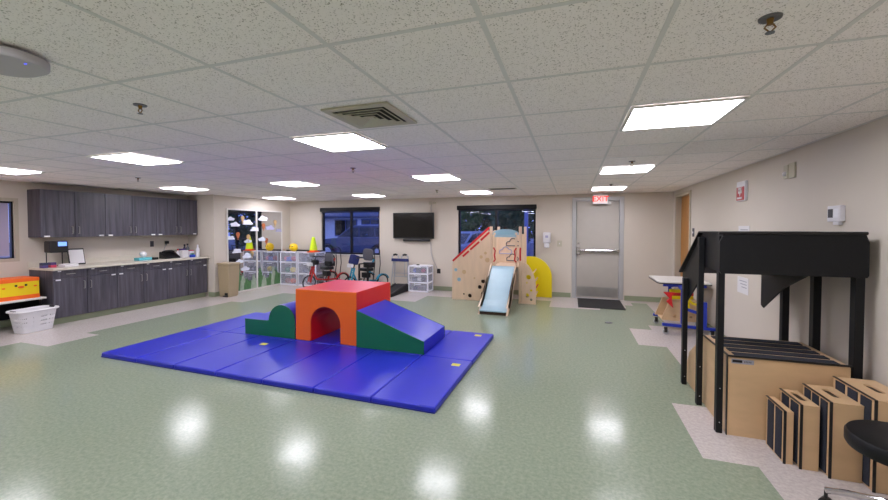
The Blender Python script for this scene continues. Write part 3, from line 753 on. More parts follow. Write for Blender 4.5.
# ------------------------------------------------------------------ tricycles
def wheel(name, cx, cy, cz, r, parent, tyre='black_rubber'):
    g = G(); g.tube([(cx+r*math.cos(a*PI/14), cy, cz+r*math.sin(a*PI/14)) for a in range(28)], .016, 8, closed=True); w = g.build(name, tyre, parent, smooth=True)
    g = G(); g.cyl((cx, cy-.03, cz), (cx, cy+.03, cz), .018, seg=12)
    for a in range(8): g.tube([(cx, cy, cz), (cx+(r-.01)*math.cos(a*PI/4), cy, cz+(r-.01)*math.sin(a*PI/4))], .003, 5)
    g.build('spokes', 'tube_grey', w)
def trike(loc, lab, paint, teal, rot):
    t = thing('adaptive_tricycle', lab, 'tricycle', (0, 0, 0), 'adaptive tricycles under the window')
    r = .165 if not teal else .17
    wheel('front_wheel', -.42, 0, r+.016, r, t)
    for s in (-1, 1): wheel('rear_wheel', .36, s*.25, r+.016, r, t)
    g = G()
    for s in (-.045, .045): g.tube([(-.42, s, r+.02), (-.36, s, .40), (-.31, s, .56)], .02)
    g.tube([(-.33, -.035, .5), (-.33, .035, .5)], .014)
    g.build('fork', paint, t, smooth=True)
    g = G(); g.tube([(-.33, 0, .46), (-.22, 0, .24), (.05, 0, .2), (.36, 0, .2)], .022); g.tube([(.1, 0, .21), (.2, 0, .5), (.3, 0, .72)], .025)
    g.tube([(.36, -.24, r+.016), (.36, .24, r+.016)], .014); g.build('frame', paint, t, smooth=True)
    for s in (-1, 1):
        g = G(); pts = [(.36+(r+.035)*math.cos(a), (r+.035)*math.sin(a)+r+.016) for a in [PI*k/8 for k in range(1, 8)]]+[(.36+(r+.02)*math.cos(a), (r+.02)*math.sin(a)+r+.016) for a in [PI*k/8 for k in range(7, 0, -1)]]
        g.plate(pts, [], 'y', s*.25-.03, s*.25+.03); g.build('mudguard', paint, t)
    g = G(); g.tube([(-.31, 0, .52), (-.24, 0, .78)], .014)
    g.tube([(-.24, 0, .78), (-.3, .12, .8), (-.25, .2, .8), (-.12, .2, .79), (-.07, .12, .79), (-.07, -.12, .79), (-.12, -.2, .79), (-.25, -.2, .8), (-.3, -.12, .8), (-.24, 0, .78)], .012)
    g.build('handlebar', 'black_plastic', t, smooth=True)
    g = G(); g.box(-.44, -.36, -.07, .07, .58, .66); g.build('display_pad', 'white_plastic', t, bev=.01, label='white box on the handlebar')
    g = G(); g.plate(rrect(-.06, .2, -.15, .15, .06), [], 'z', .46, .53); g.build('seat', 'black_plastic', t, bev=.012)
    g = G(); bz = .0 if teal else -.13; g.plate(rrect(-.15, .22, .70+bz, .99+bz, .09, 6), [], 'x', .13, .175) ; g.build('backrest', 'grey_cloth', t, bev=.03, smooth=True)
    g = G(); g.box(.08, .22, -.13, .13, .54, .66); g.box(.0, .12, -.1, .1, .3, .42); g.tube([(.25, 0, .6), (.3, 0, .72), (.26, 0, .8)], .015); g.build('lumbar_support', 'black_plastic', t, bev=.01)
    g = G(); g.tube([(.36, .1, .2), (.42, .1, .6), (.40, .1, .95), (.33, .1, 1.0), (.33, -.1, 1.0), (.40, -.1, .95), (.42, -.1, .6), (.36, -.1, .2)], .011); g.build('push_handle', 'black_plastic', t, smooth=True)
    for s in (-1, 1):
        g = G(); g.box(-.1+s*.06-.04, -.1+s*.06+.04, s*.09-.035, s*.09+.035, .2+s*.05, .225+s*.05); g.build('pedal', 'black_plastic', t, bev=.004)
    g = G(); g.tube([(-.16, .09, .26), (-.1, .055, .21), (-.1, -.055, .21), (-.04, -.09, .16)], .009); g.build('crank', 'chrome', t)
    if teal:
        g = G(); g.box(-.38, -.2, -.09, .09, .64, .86, rot=('Y', .3)); g.build('knee_pad', 'navy_cloth', t, bev=.03, smooth=True)
        g = G(); g.bar((-.02, .16, .15), (-.02, .16, .62), .035); g.bar((-.02, -.16, .15), (-.02, -.16, .62), .035); g.bar((-.02, -.16, .62), (.1, -.16, .62), .03); g.bar((-.02, .16, .62), (.1, .16, .62), .03); g.bar((-.02, -.16, .17), (-.02, .16, .17), .03); g.build('support_arm', 'black_plastic', t)
    else:
        g = G(); g.box(-.32, -.2, -.09, .09, .60, .72); g.build('handlebar_bag', 'black_plastic', t, bev=.02)
    t.location = loc; t.rotation_euler[2] = rot
    return t
trike((-5.82, 8.08, 0), 'red adaptive tricycle with grey backrest beside the clear drawers', 'trike_red', False, 1.2)
trike((-4.72, 8.1, 0), 'teal adaptive tricycle with grey backrest under the window', 'trike_teal', True, 1.2)

# walker and low black ramp platform
w = thing('walking_frame', 'silver walking frame with navy bars behind the black platform', 'walker', (-3.95, 8.45, 0))
x0, x1, y0, y1 = -4.17, -3.72, 8.42, 8.6
for x in (x0, x1):
    for y in (y0, y1):
        g = G(); g.tube([(x, y, .02), (x+(.04 if x == x0 else -.04), (y0+y1)/2+(.02 if y == y1 else -.02), .74)], .012); lg = g.build('leg', 'tube_grey', w, smooth=True)
        g = G(); g.cyl((x, y, 0), (x, y, .04), .02); g.build('rubber_tip', 'black_rubber', lg)
for x in (x0+.1, x1-.1):
    g = G(); g.tube([(x-.09, y0+.05, .72), (x-.08, y0+.05, .80), (x-.03, y0+.05, .845), (x+.03, y0+.05, .845), (x+.08, y0+.05, .80), (x+.09, y0+.05, .72)], .016); g.build('hand_grip', 'tube_grey', w, smooth=True)
    g = G(); g.tube([(x-.05, y0+.05, .835), (x, y0+.05, .85), (x+.05, y0+.05, .835)], .024); g.build('grip_sleeve', 'black_rubber', w, smooth=True)
g = G(); g.box(x0, x1, y0+.03, y0+.07, .68, .75); g.build('cross_bar', 'navy_cloth', w, bev=.006)
g = G()
for z in (.32, .4): g.tube([(x0+.02, y0+.03, z), (x1-.02, y0+.03, z)], .009)
g.tube([(x0+.1, y0+.05, .74), (x0+.1, y0+.02, .33)], .009); g.tube([(x1-.1, y0+.05, .74), (x1-.1, y0+.02, .33)], .009)
g.build('brace', 'tube_grey', w, smooth=True)
p = thing('treadmill_platform', 'low black ramped platform between the teal tricycle and clear drawers', 'platform', (-4.0, 7.95, 0))
g = G(); g.plate([(7.45, 0), (8.38, 0), (8.38, .16), (8.25, .16), (7.45, .045)], [], 'x', -3.98, -3.67); g.build('deck', 'black_rubber', p, bev=.006)
g = G()
for x in (-3.98, -3.70): g.plate([(7.45, .05), (8.25, .163), (8.25, .19), (7.45, .075)], [], 'x', x, x+.03)
g.build('side_rail', 'black_plastic', p, bev=.004)

# television, bracket wire, soundbar
t = thing('television', 'wall mounted black flat television between the two windows', 'television', (-3.66, YB, 1.55))
g = G(); g.box(-4.19, -3.12, YB-.075, YB-.035, 1.235, 1.86); g.build('bezel', 'black_plastic', t, bev=.006)
g = G(); g.box(-4.17, -3.14, YB-.077, YB-.0752, 1.26, 1.845); g.build('screen', 'screen', t)
g = G(); g.box(-3.85, -3.45, YB-.035, YB-.001, 1.4, 1.7); g.build('wall_bracket', 'black_plastic', t)
s = G().box(-3.92, -3.23, YB-.08, YB-.001, 1.165, 1.225).build('soundbar', 'black_plastic', bev=.01); tag(s, 'slim black soundbar on the wall under the television', 'soundbar')
c = thing('camera', '', 'camera', (-3.22, YB, 2.07)); c.name = 'wall_bracket_device'; c['label'] = 'small cream device on the wall above the television'; c['category'] = 'device'
g = G(); g.box(-3.27, -3.19, YB-.012, YB-.001, 2.05, 2.13); g.build('back_box', 'vent_cream', c, bev=.003)
g = G(); g.box(-3.16, -3.08, YB-.06, YB-.001, 2.06, 2.11); g.build('sensor_head', 'vent_cream', c, bev=.01)
o = G().tube([(-3.2, YB-.008, 2.05), (-3.22, YB-.01, 1.97), (-3.2, YB-.01, 1.88)], .005).build('cable', 'label_grey'); tag(o, 'short cable between the wall device and the television top', 'cable')
o = G().tube([(-3.22, YB-.012, 1.16), (-3.21, YB-.012, .9), (-3.16, YB-.014, .72), (-3.1, YB-.014, .62), (-3.05, YB-.012, .5)], .006).build('cable', 'label_grey'); tag(o, 'pale cable hanging from the soundbar down to the floor socket', 'cable')
socket((-3.02, YB, .46), '-y', 'black wall socket beside the short clear drawer tower', 'black_plastic', .09)

# hand soap dispenser, light switches, door mat
d = thing('wall_soap_dispenser', 'white wall dispenser between the window and the exit door', 'dispenser', (-.53, YB, 1.2))
g = G(); g.box(-.60, -.44, YB-.1, YB-.001, 1.16, 1.40); g.build('housing', 'white_plastic', d, bev=.025, smooth=True)
g = G(); g.box(-.575, -.465, YB-.11, YB-.03, 1.06, 1.16); g.build('nozzle_cover', 'white_plastic', d, bev=.02, smooth=True)
g = G(); g.box(-.55, -.49, YB-.102, YB-.1, 1.28, 1.33); g.build('window', 'cloud_blue', d)
def switch(loc, face, lab, w=.075, h=.12):
    x, y, z = loc; s = thing('light_switch', lab, 'light switch', loc)
    g = G(); g2 = G()
    if face == '-y': g.box(x-w/2, x+w/2, y-.006, y, z-h/2, z+h/2); g2.box(x-.008, x+.008, y-.016, y-.006, z-.015, z+.015)
    else: g.box(x-.006, x, y-w/2, y+w/2, z-h/2, z+h/2); g2.box(x-.016, x-.006, y-.008, y+.008, z-.015, z+.015)
    g.build('cover_plate', 'vent_cream' if face == '-y' else 'print_dark', s, bev=.002); g2.build('toggle', 'white_plastic', s)
switch((-.255, YB, 1.155), '-y', 'cream light switch on the back wall beside the exit door', .1, .13)
switch((XR, 7.31, 1.42), '-x', 'dark light switch on the right wall beside the wooden door', .1, .14)
m = thing('door_mat', 'black rubber mat on the floor at the exit door', 'door mat', (.5, 8.1, 0))
g = G(); g.plate([(.12, 7.62), (.94, 7.62), (.94, 8.60), (.12, 8.60)], [], 'z', .001, .008); g.build('border', 'black_rubber', m, bev=.002)
g = G(); g.box(.17, .89, 7.67, 8.55, .008, .012); g.build('pile', 'carpet_navy' if False else 'black_rubber', m)
o = G().plate(circ(.56, 6.54, .055, 20), [], 'z', .0005, .004).build('floor_box', 'pot_metal'); tag(o, 'small round metal floor cover on the green tiles', 'floor cover')

# ------------------------------------------------------------------ play slide (wooden play structure)
ps = thing('play_slide', 'wooden play structure with a pale blue slide before the window', 'slide', (-1.25, 7.6, 0))
def holes(lst): return [circ(x, z, r, 14) for x, z, r in lst]
YS = 7.68
# triangular stair panels
tri = [(-2.38, .0), (-1.60, .0), (-1.56, .03), (-1.56, 1.44), (-1.64, 1.44), (-2.33, .82), (-2.38, .72)]
hl = [(-1.72, .40, .044), (-1.79, .28, .042), (-1.74, .15, .024), (-2.00, .09, .042), (-2.13, .12, .022)]
for k, y in enumerate((YS, 8.45)):
    g = G(); g.plate(tri, holes(hl), 'y', y, y+.03); pnl = g.build('stair_side_panel', 'pale_ply', ps, label='pale wood side panel with round holes')
    if k == 0:
        for n_, (a, b) in enumerate((((-2.15, .90), (-2.02, 1.015)), ((-1.99, 1.045), (-1.80, 1.21)), ((-1.77, 1.24), (-1.585, 1.41)))):
            g = G(); dx, dz = b[0]-a[0], b[1]-a[1]; L = math.hypot(dx, dz); nx, nz = -dz/L*.02, dx/L*.02
            g.plate([(a[0]-nx, a[1]-nz), (b[0]-nx, b[1]-nz), (b[0]+nx, b[1]+nz), (a[0]+nx, a[1]+nz)], [], 'y', y-.004, y-.0005); g.build('red_slot', 'red_paint', pnl)
        for (x, z, r, mm) in ((-2.30, .62, .035, 'sky_blue'), (-2.23, .42, .04, 'sky_blue'), (-2.12, .58, .045, 'ply'), (-1.63, .84, .05, 'ply'), (-1.76, .9, .035, 'ply'), (-1.67, .98, .03, 'ply'), (-1.9, .46, .02, 'ply')):
            g = G(); g.plate(circ(x, z, r, 14), [], 'y', y-.003, y-.0004); g.build('painted_dot', mm, pnl)
    if k == 0: g = G(); g.bar((-2.37, y+.015, .80), (-1.59, y+.015, 1.50), .035, .045); g.build('handrail', 'red_paint', ps, bev=.008)
g = G(); g.plate([(-2.34, .01), (-1.6, .01), (-1.6, .52), (-1.8, .5), (-2.34, .2)], [], 'y', YS+.12, YS+.13); g.build('shade_backing', 'hole_dark', ps)  # dark sheet behind the holes stands in for the shaded interior
for k in range(4):
    x = -2.3+.18*k; z = .15*(k+1)
    g = G(); g.box(x, x+.24, YS+.031, 8.449, z-.02, z); g.build('step', 'pale_ply', ps)
# tower posts, deck, gate panel
for x in (-1.57, -.99):
    for y in (7.60, 8.44):
        g = G(); g.box(x, x+.055, y, y+.055, 0, 1.52); g.build('post', 'pale_ply', ps, bev=.006)
g = G(); g.box(-1.515, -.99, 7.6, 8.48, .70, .73); g.build('deck', 'pale_ply', ps)
for x in (-1.475, -1.05): 
    g = G(); g.box(x-.015, x+.03, 7.6, 7.63, .735, 1.4); g.build('inner_post', 'pale_ply', ps, bev=.004)
g = G(); g.box(-1.515, -.99, 8.42, 8.445, .735, 1.36); bp = g.build('back_panel', 'pale_ply', ps)
g = G(); g.plate([(-1.51, 1.36)]+[(-1.25+.26*math.cos(a*PI/12), 1.38+.09*math.sin(a*PI/12)) for a in range(12, -1, -1)]+[(-.99, 1.36)], [], 'y', 7.605, 7.63); g.build('top_arch', 'sky_blue', ps)
g = G(); g.box(-1.46, -1.04, 7.585, 7.604, 1.31, 1.36); g.build('top_rail', 'slide_blue', ps)
def cloud_line(cx, cz, w, h, mm):
    pts = [(cx-w, 8.412, cz-h*.5)]
    for (bx, bz, r_, a0, a1) in ((-.62, -.1, .34, 200, 70), (0, .1, .46, 160, 30), (.58, -.08, .38, 100, -50)):
        for q in range(7): a = math.radians(a0+(a1-a0)*q/6); pts.append((cx+bx*w+r_*w*math.cos(a), 8.412, cz+bz*h*2+r_*w*math.sin(a)))
    pts.append((cx+w*.8, 8.412, cz-h*.5))
    g = G(); g.tube(pts, .011, 6, closed=True); g.build('cloud_outline', mm, ps)
cloud_line(-1.22, 1.17, .15, .13, 'grey_paint'); cloud_line(-1.38, .99, .14, .12, 'cloud_blue'); cloud_line(-1.23, .84, .13, .12, 'grey_paint')
for x in (-1.485, -1.035):
    g = G(); sgn = 1 if x < -1.2 else -1
    g.tube([(x, 7.59, .82), (x+sgn*.035, 7.575, .86), (x+sgn*.02, 7.57, .95), (x+sgn*.035, 7.575, 1.04), (x, 7.59, 1.10)], .014); g.build('grab_handle', 'red_paint', ps, smooth=True)
g = G(); g.tube([(-.955, 7.59, .86), (-.955, 7.56, .9), (-.955, 7.56, 1.06), (-.955, 7.59, 1.1)], .016); g.build('grab_handle', 'red_paint', ps, smooth=True)
# slide chute: curved bed with plywood cheeks
prof = [(7.60, .735), (7.50, .69), (7.25, .50), (7.0, .30), (6.85, .19), (6.70, .115), (6.55, .08), (6.47, .075)]
g = G(); g.plate(prof+[(y, z-.02) for y, z in prof[::-1]], [], 'x', -1.515, -1.055); g.build('slide_bed', 'slide_blue', ps)
for x in (-1.54, -1.055):
    g = G(); up = [(y-.0, z+.055) for y, z in prof]; lo = [(6.47, 0), (6.62, 0), (6.8, .06), (7.0, .16), (7.25, .37), (7.50, .57), (7.60, .62)]
    g.plate(up+lo[::-1], [], 'x', x, x+.025); g.build('slide_cheek', 'pale_ply', ps)
g = G(); g.box(-1.515, -1.055, 6.49, 6.51, .0, .055); g.build('foot_rail', 'hole_dark', ps)
# arch climber on the right
arc = [(-.93, 0), (-.66, 0)]+[(-.93+.275*math.cos(a*PI/2/10), .25+.57*math.sin(a*PI/2/10)) for a in range(0, 11)]
g = G(); g.plate(arc, holes([(-.80, .53, .048), (-.86, .63, .022), (-.84, .42, .022), (-.75, .27, .026), (-.83, .17, .045), (-.75, .09, .026)]), 'y', 7.62, 7.65); g.build('arch_panel', 'pale_ply', ps, label='curved wooden climbing panel with round holes')
for k, (x, z) in enumerate(((-.72, .6), (-.69, .42), (-.68, .27), (-.69, .12))):
    g = G(); g.cyl((x-.01, 7.65, z), (x-.01, 8.47, z), .014, seg=10); g.build('rung', 'red_paint' if k == 2 else 'pale_ply', ps)
ya = [(-.97, .002), (-.40, .002), (-.40, .42)]+[(-.86+.46*math.cos(a*PI/2/12), .42+.46*math.sin(a*PI/2/12)) for a in range(1, 13)]+[(-.97, .88)]
g = G(); g.plate(ya, [], 'y', 8.47, 8.50); g.build('yellow_panel', 'yellow', ps, bev=.008, label='yellow rounded side panel')

# ------------------------------------------------------------------ folding mats
MX = [-5.155+k*.5915 for k in range(8)]
def mat_thing(x_from, x_to, y0, y1, lab, tags):
    m = thing('exercise_mat', lab, 'mat', ((MX[x_from]+MX[x_to])/2, (y0+y1)/2, 0), 'blue folding exercise mats')
    for k in range(x_from, x_to):
        g = G(); a = MX[k]+(.004 if k > x_from else .003); b = MX[k+1]-(.004 if k < x_to-1 else .003)
        g.box(a, b, y0+.003, y1-.003, .002, .052); g.build('mat_panel', 'vinyl_blue', m, bev=.012, smooth=True)
    g = G(); g.box(MX[x_from]+.005, MX[x_to]-.005, y0+.0, y1-.0, .001, .012); g.build('base_strip', 'vinyl_blue_dark', m)
    for (x, y) in tags: g = G(); g.box(x-.045, x+.045, y-.035, y+.035, .0521, .0535); g.build('label_tag', 'tag_yellow', m)
    a = -.014; px_, py_ = -3.1, 4.05; v = m.location - Vector((px_, py_, 0))     # the whole row lies slightly askew
    m.location = (px_+v.x*math.cos(a)-v.y*math.sin(a), py_+v.x*math.sin(a)+v.y*math.cos(a), 0); m.rotation_euler[2] = a
mat_thing(0, 4, 2.90, 4.05, 'blue folding mat of four panels, front row towards the cabinets', [(-3.62, 3.78)])
mat_thing(4, 7, 2.90, 4.05, 'blue folding mat at the front corner below the ramp block', [(-1.15, 3.88)])
mat_thing(0, 4, 4.05, 5.17, 'blue folding mat behind, under the green bump block', [])
mat_thing(4, 7, 4.05, 5.17, 'blue folding mat behind, under the ramp block end', [(-1.2, 5.03)])

# ------------------------------------------------------------------ foam blocks on the mat
ZM = .0545
X0, X1, Y0_, Y1_ = -3.375, -2.485, 4.07, 5.0
b = thing('foam_tunnel_block', 'red and orange foam tunnel block in the middle of the mats', 'foam block', ((X0+X1)/2, 4.5, ZM))
arch = lambda: [(X0, ZM), (X0+.225, ZM), (X0+.225, .29)]+[((X0+.225+X1-.225)/2-.22*math.cos(a*PI/14), .29+.215*math.sin(a*PI/14)) for a in range(1, 14)]+[(X1-.225, .29), (X1-.225, ZM), (X1, ZM), (X1, .71), (X0, .71)]
g = G(); g.plate(arch(), [], 'y', Y0_+.016, Y1_-.016); g.build('foam_core', 'vinyl_red', b, label='red top, sides and tunnel lining')
g = G(); g.plate(arch(), [], 'y', Y0_, Y0_+.015); g.build('front_face', 'vinyl_orange', b, bev=.005, label='orange arched front face')
g = G(); g.plate(arch(), [], 'y', Y1_-.015, Y1_); g.build('back_face', 'vinyl_orange', b, label='orange arched rear face')
GX0, GX1 = -4.22, -3.40; GY0, GY1 = 4.08, 4.72
out = [(GX0, ZM), (GX1, ZM), (GX1, .27)]+[(-3.61+.21*math.cos(a*PI/12), .27+.215*math.sin(a*PI/12)) for a in range(1, 12)]+[(-3.82, .27), (-3.85, .262), (GX0, .262)]
b = thing('foam_bump_block', 'green and blue foam block with step and half round bump', 'foam block', (-3.8, 4.4, ZM))
g = G(); g.plate(out, [], 'y', GY0+.013, GY1-.013); g.build('foam_core', 'vinyl_blue', b, smooth=True, label='blue vinyl tread over the bump')
for y in (GY0, GY1-.012):
    g = G(); g.plate(out, [], 'y', y, y+.012); g.build('end_face', 'vinyl_green', b, label='green vinyl end face')
out = [(-2.465, ZM), (-1.59, ZM), (-1.59, .20), (-2.465, .50)]
b = thing('foam_ramp_block', 'green and blue foam ramp block sloping down from the tunnel', 'foam block', (-2.0, 4.4, ZM))
g = G(); g.plate(out, [], 'y', 4.04+.013, 4.80-.013); g.build('foam_core', 'vinyl_blue', b, bev=.006, label='blue vinyl ramp surface')
for y in (4.04, 4.788):
    g = G(); g.plate(out, [], 'y', y, y+.012); g.build('side_face', 'vinyl_green', b, label='green vinyl side face')

# ------------------------------------------------------------------ wheeled table with blue steel frame
t = thing('wheeled_therapy_table', 'white topped table on a blue steel frame with casters', 'table', (1.5, 6.4, 0))
g = G(); g.plate([(1.23, 6.24), (1.85, 6.24), (1.85, 7.0), (1.20, 7.0), (1.19, 6.9), (1.19, 6.30)], [], 'z', .70, .72); g.build('tabletop', 'white_paint', t, bev=.004)
g = G(); g.plate([(1.225, 6.235), (1.855, 6.235), (1.855, 7.005), (1.195, 7.005), (1.185, 6.91), (1.185, 6.29)], [], 'z', .688, .70); g.build('edge_band', 'black_plastic', t)
for y in (6.26, 6.88): g = G(); g.box(1.26, 1.8, y, y+.04, .65, .6875); g.build('top_rail', 'blue_steel', t)
for y in (6.08, 6.72):
    g = G(); g.bar((1.215, y, .14), (1.87, y, .115), .04, .04); fr = g.build('foot_rail', 'blue_steel', t, bev=.004)
    for x in (1.26, 1.82):
        g = G(); g.cyl((x, y-.012, .04), (x, y+.012, .04), .038, seg=18); cs = g.build('caster', 'tube_grey', t)
        g = G(); g.box(x-.02, x+.02, y-.018, y-.014, .03, .1); g.box(x-.02, x+.02, y+.014, y+.018, .03, .1); g.box(x-.02, x+.02, y-.018, y+.018, .09, .103); g.build('fork', 'black_plastic', cs)
for x, y, z0_, z1_ in ((1.47, 6.1, .16, .66), (1.44, 6.72, .16, .62), (1.73, 6.08, .14, .48), (1.73, 6.72, .14, .48)):
    g = G(); g.box(x-.022, x+.022, y-.022, y+.022, z0_, z1_); g.build('leg', 'blue_steel', t, bev=.004)
g = G(); g.bar((1.47, 6.1, .38), (1.73, 6.1, .30), .04); g.bar((1.47, 6.1, .64), (1.47, 6.27, .66), .04); g.bar((1.73, 6.08, .16), (1.73, 6.72, .16), .035); g.build('brace', 'blue_steel', t)
g = G(); g.cyl((1.44, 6.62, .60), (1.44, 6.62, .64), .03); g.cyl((1.44, 6.74, .62), (1.44, 6.74, .67), .03); g.build('height_knob', 'black_plastic', t)
bx = thing('wooden_rocker_board', 'wooden balance box stored under the wheeled white table', 'box', (1.45, 6.4, .16))
g = G(); g.plate([(1.25, .165), (1.70, .165), (1.70, .42), (1.35, .44)], [circ(1.42, .22, .022, 12), circ(1.62, .22, .022, 12)], 'y', 6.30, 6.33); g.build('front_panel', 'ply', bx)
g = G(); g.plate([(1.22, .165), (1.70, .165), (1.70, .42), (1.32, .44)], [], 'y', 6.60, 6.63); g.build('back_panel', 'ply', bx)
g = G(); g.box(1.36, 1.70, 6.30, 6.63, .441, .455); g.box(1.66, 1.70, 6.331, 6.599, .165, .42); g.build('deck', 'ply', bx)
g = G(); g.box(1.26, 1.72, 6.3, 6.63, .15, .164); g.build('base', 'ply', bx)
for q, (z, mm, lab) in enumerate(((.457, 'yellow', 'yellow'), (.505, 'red_paint', 'red'), (.553, 'yellow', 'yellow'))):
    o = G().bar((1.36, 6.36, z+.022), (1.68, 6.44, z+.022), .045, .05).build('foam_bar', mm, bev=.008)
    tag(o, ['lowest yellow foam bar stacked under the wheeled table', 'red foam bar between two yellow bars under the table', 'topmost yellow foam bar under the wheeled table'][q], 'foam bar', 'coloured bars under the wheeled table')
o = G().plate([(1.25, .575), (1.40, .575), (1.36, .52), (1.36, .46), (1.38, .35), (1.29, .44), (1.33, .49)], [], 'y', 6.20, 6.24).build('red_hook', 'red_paint', bev=.006); tag(o, 'red angular paddle leaning at the end of the table', 'paddle')
yb = thing('yellow_bracket', 'yellow bent metal support hanging on the table frame', 'bracket', (1.7, 6.15, .4))
g = G(); g.tube([(1.52, 6.13, .52), (1.60, 6.13, .44), (1.66, 6.13, .43), (1.77, 6.13, .38)], .018); g.build('upper_arm', 'yellow', yb, smooth=True)
g = G(); g.tube([(1.52, 6.135, .34), (1.62, 6.13, .34), (1.75, 6.13, .30)], .018); g.tube([(1.55, 6.13, .47), (1.55, 6.13, .35)], .014); g.build('lower_arm', 'yellow', yb, smooth=True)

# ------------------------------------------------------------------ right wall devices
f = thing('fire_alarm', 'red and white fire alarm on the right hand wall', 'fire alarm', (XR, 5.38, 1.93))
g = G(); g.box(XR-.03, XR, 5.26, 5.50, 1.81, 2.04); g.build('backplate', 'white_plastic', f, bev=.006)
g = G(); g.box(XR-.036, XR-.0305, 5.275, 5.485, 1.82, 1.975); g.build('front_cover', 'fire_red', f, bev=.003)
lettering('lettering', 'FIRE', .06, 'paper', f, (XR-.0385, 5.38, 1.945), '-x')
g = G(); g.plate([(5.33, 1.925), (5.43, 1.925), (5.43, 1.9), (5.395, 1.9), (5.38, 1.865), (5.365, 1.9), (5.33, 1.9)], [], 'x', XR-.039, XR-.0365); g.build('arrow', 'paper', f)
g = G(); g.box(XR-.045, XR-.0365, 5.32, 5.44, 1.835, 1.855); g.build('pull_handle', 'paper', f, bev=.002)
s = thing('motion_detector', 'cream wall plate with a round sensor high on the right wall', 'sensor', (XR, 4.35, 2.02))
g = G(); g.box(XR-.015, XR, 4.27, 4.37, 1.95, 2.09); g.build('plate', 'vent_cream', s, bev=.004)
g = G(); g.box(XR-.02, XR, 4.375, 4.45, 1.955, 2.08); g.build('side_box', 'vent_cream', s, bev=.004)
g = G(); g.ball((XR-.022, 4.415, 2.0), .02); g.build('lens', 'white_plastic', s, smooth=True)
t = thing('thermostat', 'white thermostat with a grey screen on the right hand wall', 'thermostat', (XR, 3.67, 1.6))
g = G(); g.box(XR-.035, XR, 3.60, 3.75, 1.545, 1.665); g.build('housing', 'white_plastic', t, bev=.006)
g = G(); g.box(XR-.0375, XR-.035, 3.68, 3.735, 1.575, 1.64); g.build('display', 'print_dark', t)
g = G(); g.box(XR-.025, XR, 3.63, 3.70, 1.52, 1.5445); g.build('lower_tab', 'white_plastic', t, bev=.004)
g = G(); g.box(XR-.0375, XR-.035, 3.615, 3.665, 1.575, 1.64); g.build('button_pad', 'bin_white', t)
for z0_, z1_, lab in ((1.40, 1.52, 'white paper notice on the right wall just above the black canopy'), (.83, .92, 'white paper notice on the right wall seen below the canopy edge')):
    n = thing('wall_notice', lab, 'notice', (XR, 5.34, z0_))
    hgt = .26 if z0_ > 1 else .19
    g = G(); g.box(XR-.003, XR-.0005, 5.20, 5.50, z1_-hgt, z1_); g.build('page', 'paper', n)
    g = G()
    for q in range(3): g.box(XR-.0042, XR-.0032, 5.24, 5.44-.03*q, z1_-.05-.035*q, z1_-.04-.035*q)
    g.build('print', 'label_grey', n)

# ------------------------------------------------------------------ step platform and black canopy frame
BX0, BX1 = 1.075, 1.765
b = thing('training_step_platform', 'large plywood ramp platform with navy carpet strips under the canopy', 'platform', (1.45, 3.7, 0))
side = [(3.255, 0), (4.36, 0), (4.36, .05), (4.22, .30), (3.82, .565), (3.275, .565), (3.255, .565)]
g = G(); g.plate(side, [], 'x', BX0, BX0+.02); g.build('left_side', 'ply', b)
g = G(); g.plate(side, [], 'x', BX1-.02, BX1); g.build('right_side', 'ply', b)
g = G(); g.box(BX0+.02, BX1-.02, 3.255, 3.275, 0, .565); g.build('front_panel', 'ply', b)
g = G(); g.box(BX0+.002, BX1-.002, 3.257, 3.83, .5655, .575); g.build('top_board', 'ply', b)
g = G(); nb = 5
for k in range(nb): 
    y = 3.272+k*.112; g.box(BX0+.05, BX1-.045, y, y+.074, .5752, .582)
g.build('carpet_strip', 'carpet_navy', b)
g = G(); g.box(BX0-.004, BX1+.004, 3.248, 3.2545, .572, .586); g.box(BX0-.006, BX0+.004, 3.25, 3.84, .576, .586); g.box(BX0-.006, BX0-.0005, 3.25, 3.268, 0.0, .576); g.build('nosing', 'black_plastic', b)
g = G(); q0 = Vector((0, 3.83, .57)); q1 = Vector((0, 4.22, .305)); 
g.plate([(3.83, .5755), (4.215, .306), (4.355, .056), (4.35, .03), (4.20, .28), (3.82, .5645)], [], 'x', BX0+.021, BX1-.021); g.build('sloped_end', 'ply', b)
g = G(); g.box(BX0+.02, BX0+.155, 3.2525, 3.2548, .525, .558); lb_ = g.build('label_plate', 'label_grey', b, label='grey printed label with a black block')
g = G(); g.box(BX0+.026, BX0+.085, 3.2515, 3.2524, .534, .552); 
for q in range(5): g.box(BX0+.098+q*.009, BX0+.102+q*.009, 3.2515, 3.2524, .536+.003*(q % 2), .548)
g.build('print', 'black_plastic', lb_)
c = thing('black_canopy_frame', 'tall black wooden canopy frame on posts around the step platform', 'frame', (1.43, 3.7, 0))
def post(x, y, h, w=.04, d=.05):
    g = G(); g.box(x-w/2, x+w/2, y-d/2, y+d/2, 0, h); p_ = g.build('post', 'black_wood', c, bev=.003)
    g = G()
    for z in (.08, .33): g.cyl((x, y-d/2-.002, z), (x, y-d/2, z), .004, seg=8)
    g.build('bolt', 'tube_grey', p_)
for (y, h) in ((4.20, 1.02), (3.745, 1.42), (3.285, 1.44)):
    post(1.03, y, h); post(1.805, y, h, .05, .055)
FZ = [(3.27, 1.17), (3.27, 1.455), (3.79, 1.455), (4.39, 1.05), (4.39, .74), (4.34, .72), (3.97, .965), (3.80, 1.11), (3.72, 1.17)]
for x, y_ in ((1.052, 0), (1.768, .17)):
    g = G(); g.plate([(y if y < 3.95 else y+y_, z) for y, z in FZ], [], 'x', x, x+.012); g.build('side_fascia', 'black_wood', c, bev=.002)
g = G(); g.plate([(1.008, 1.185), (1.02, 1.17), (1.83, 1.17), (1.838, 1.185), (1.838, 1.40), (1.82, 1.452), (1.03, 1.452), (1.008, 1.40)], [], 'y', 3.24, 3.2585); g.build('front_fascia', 'black_wood', c, bev=.002)
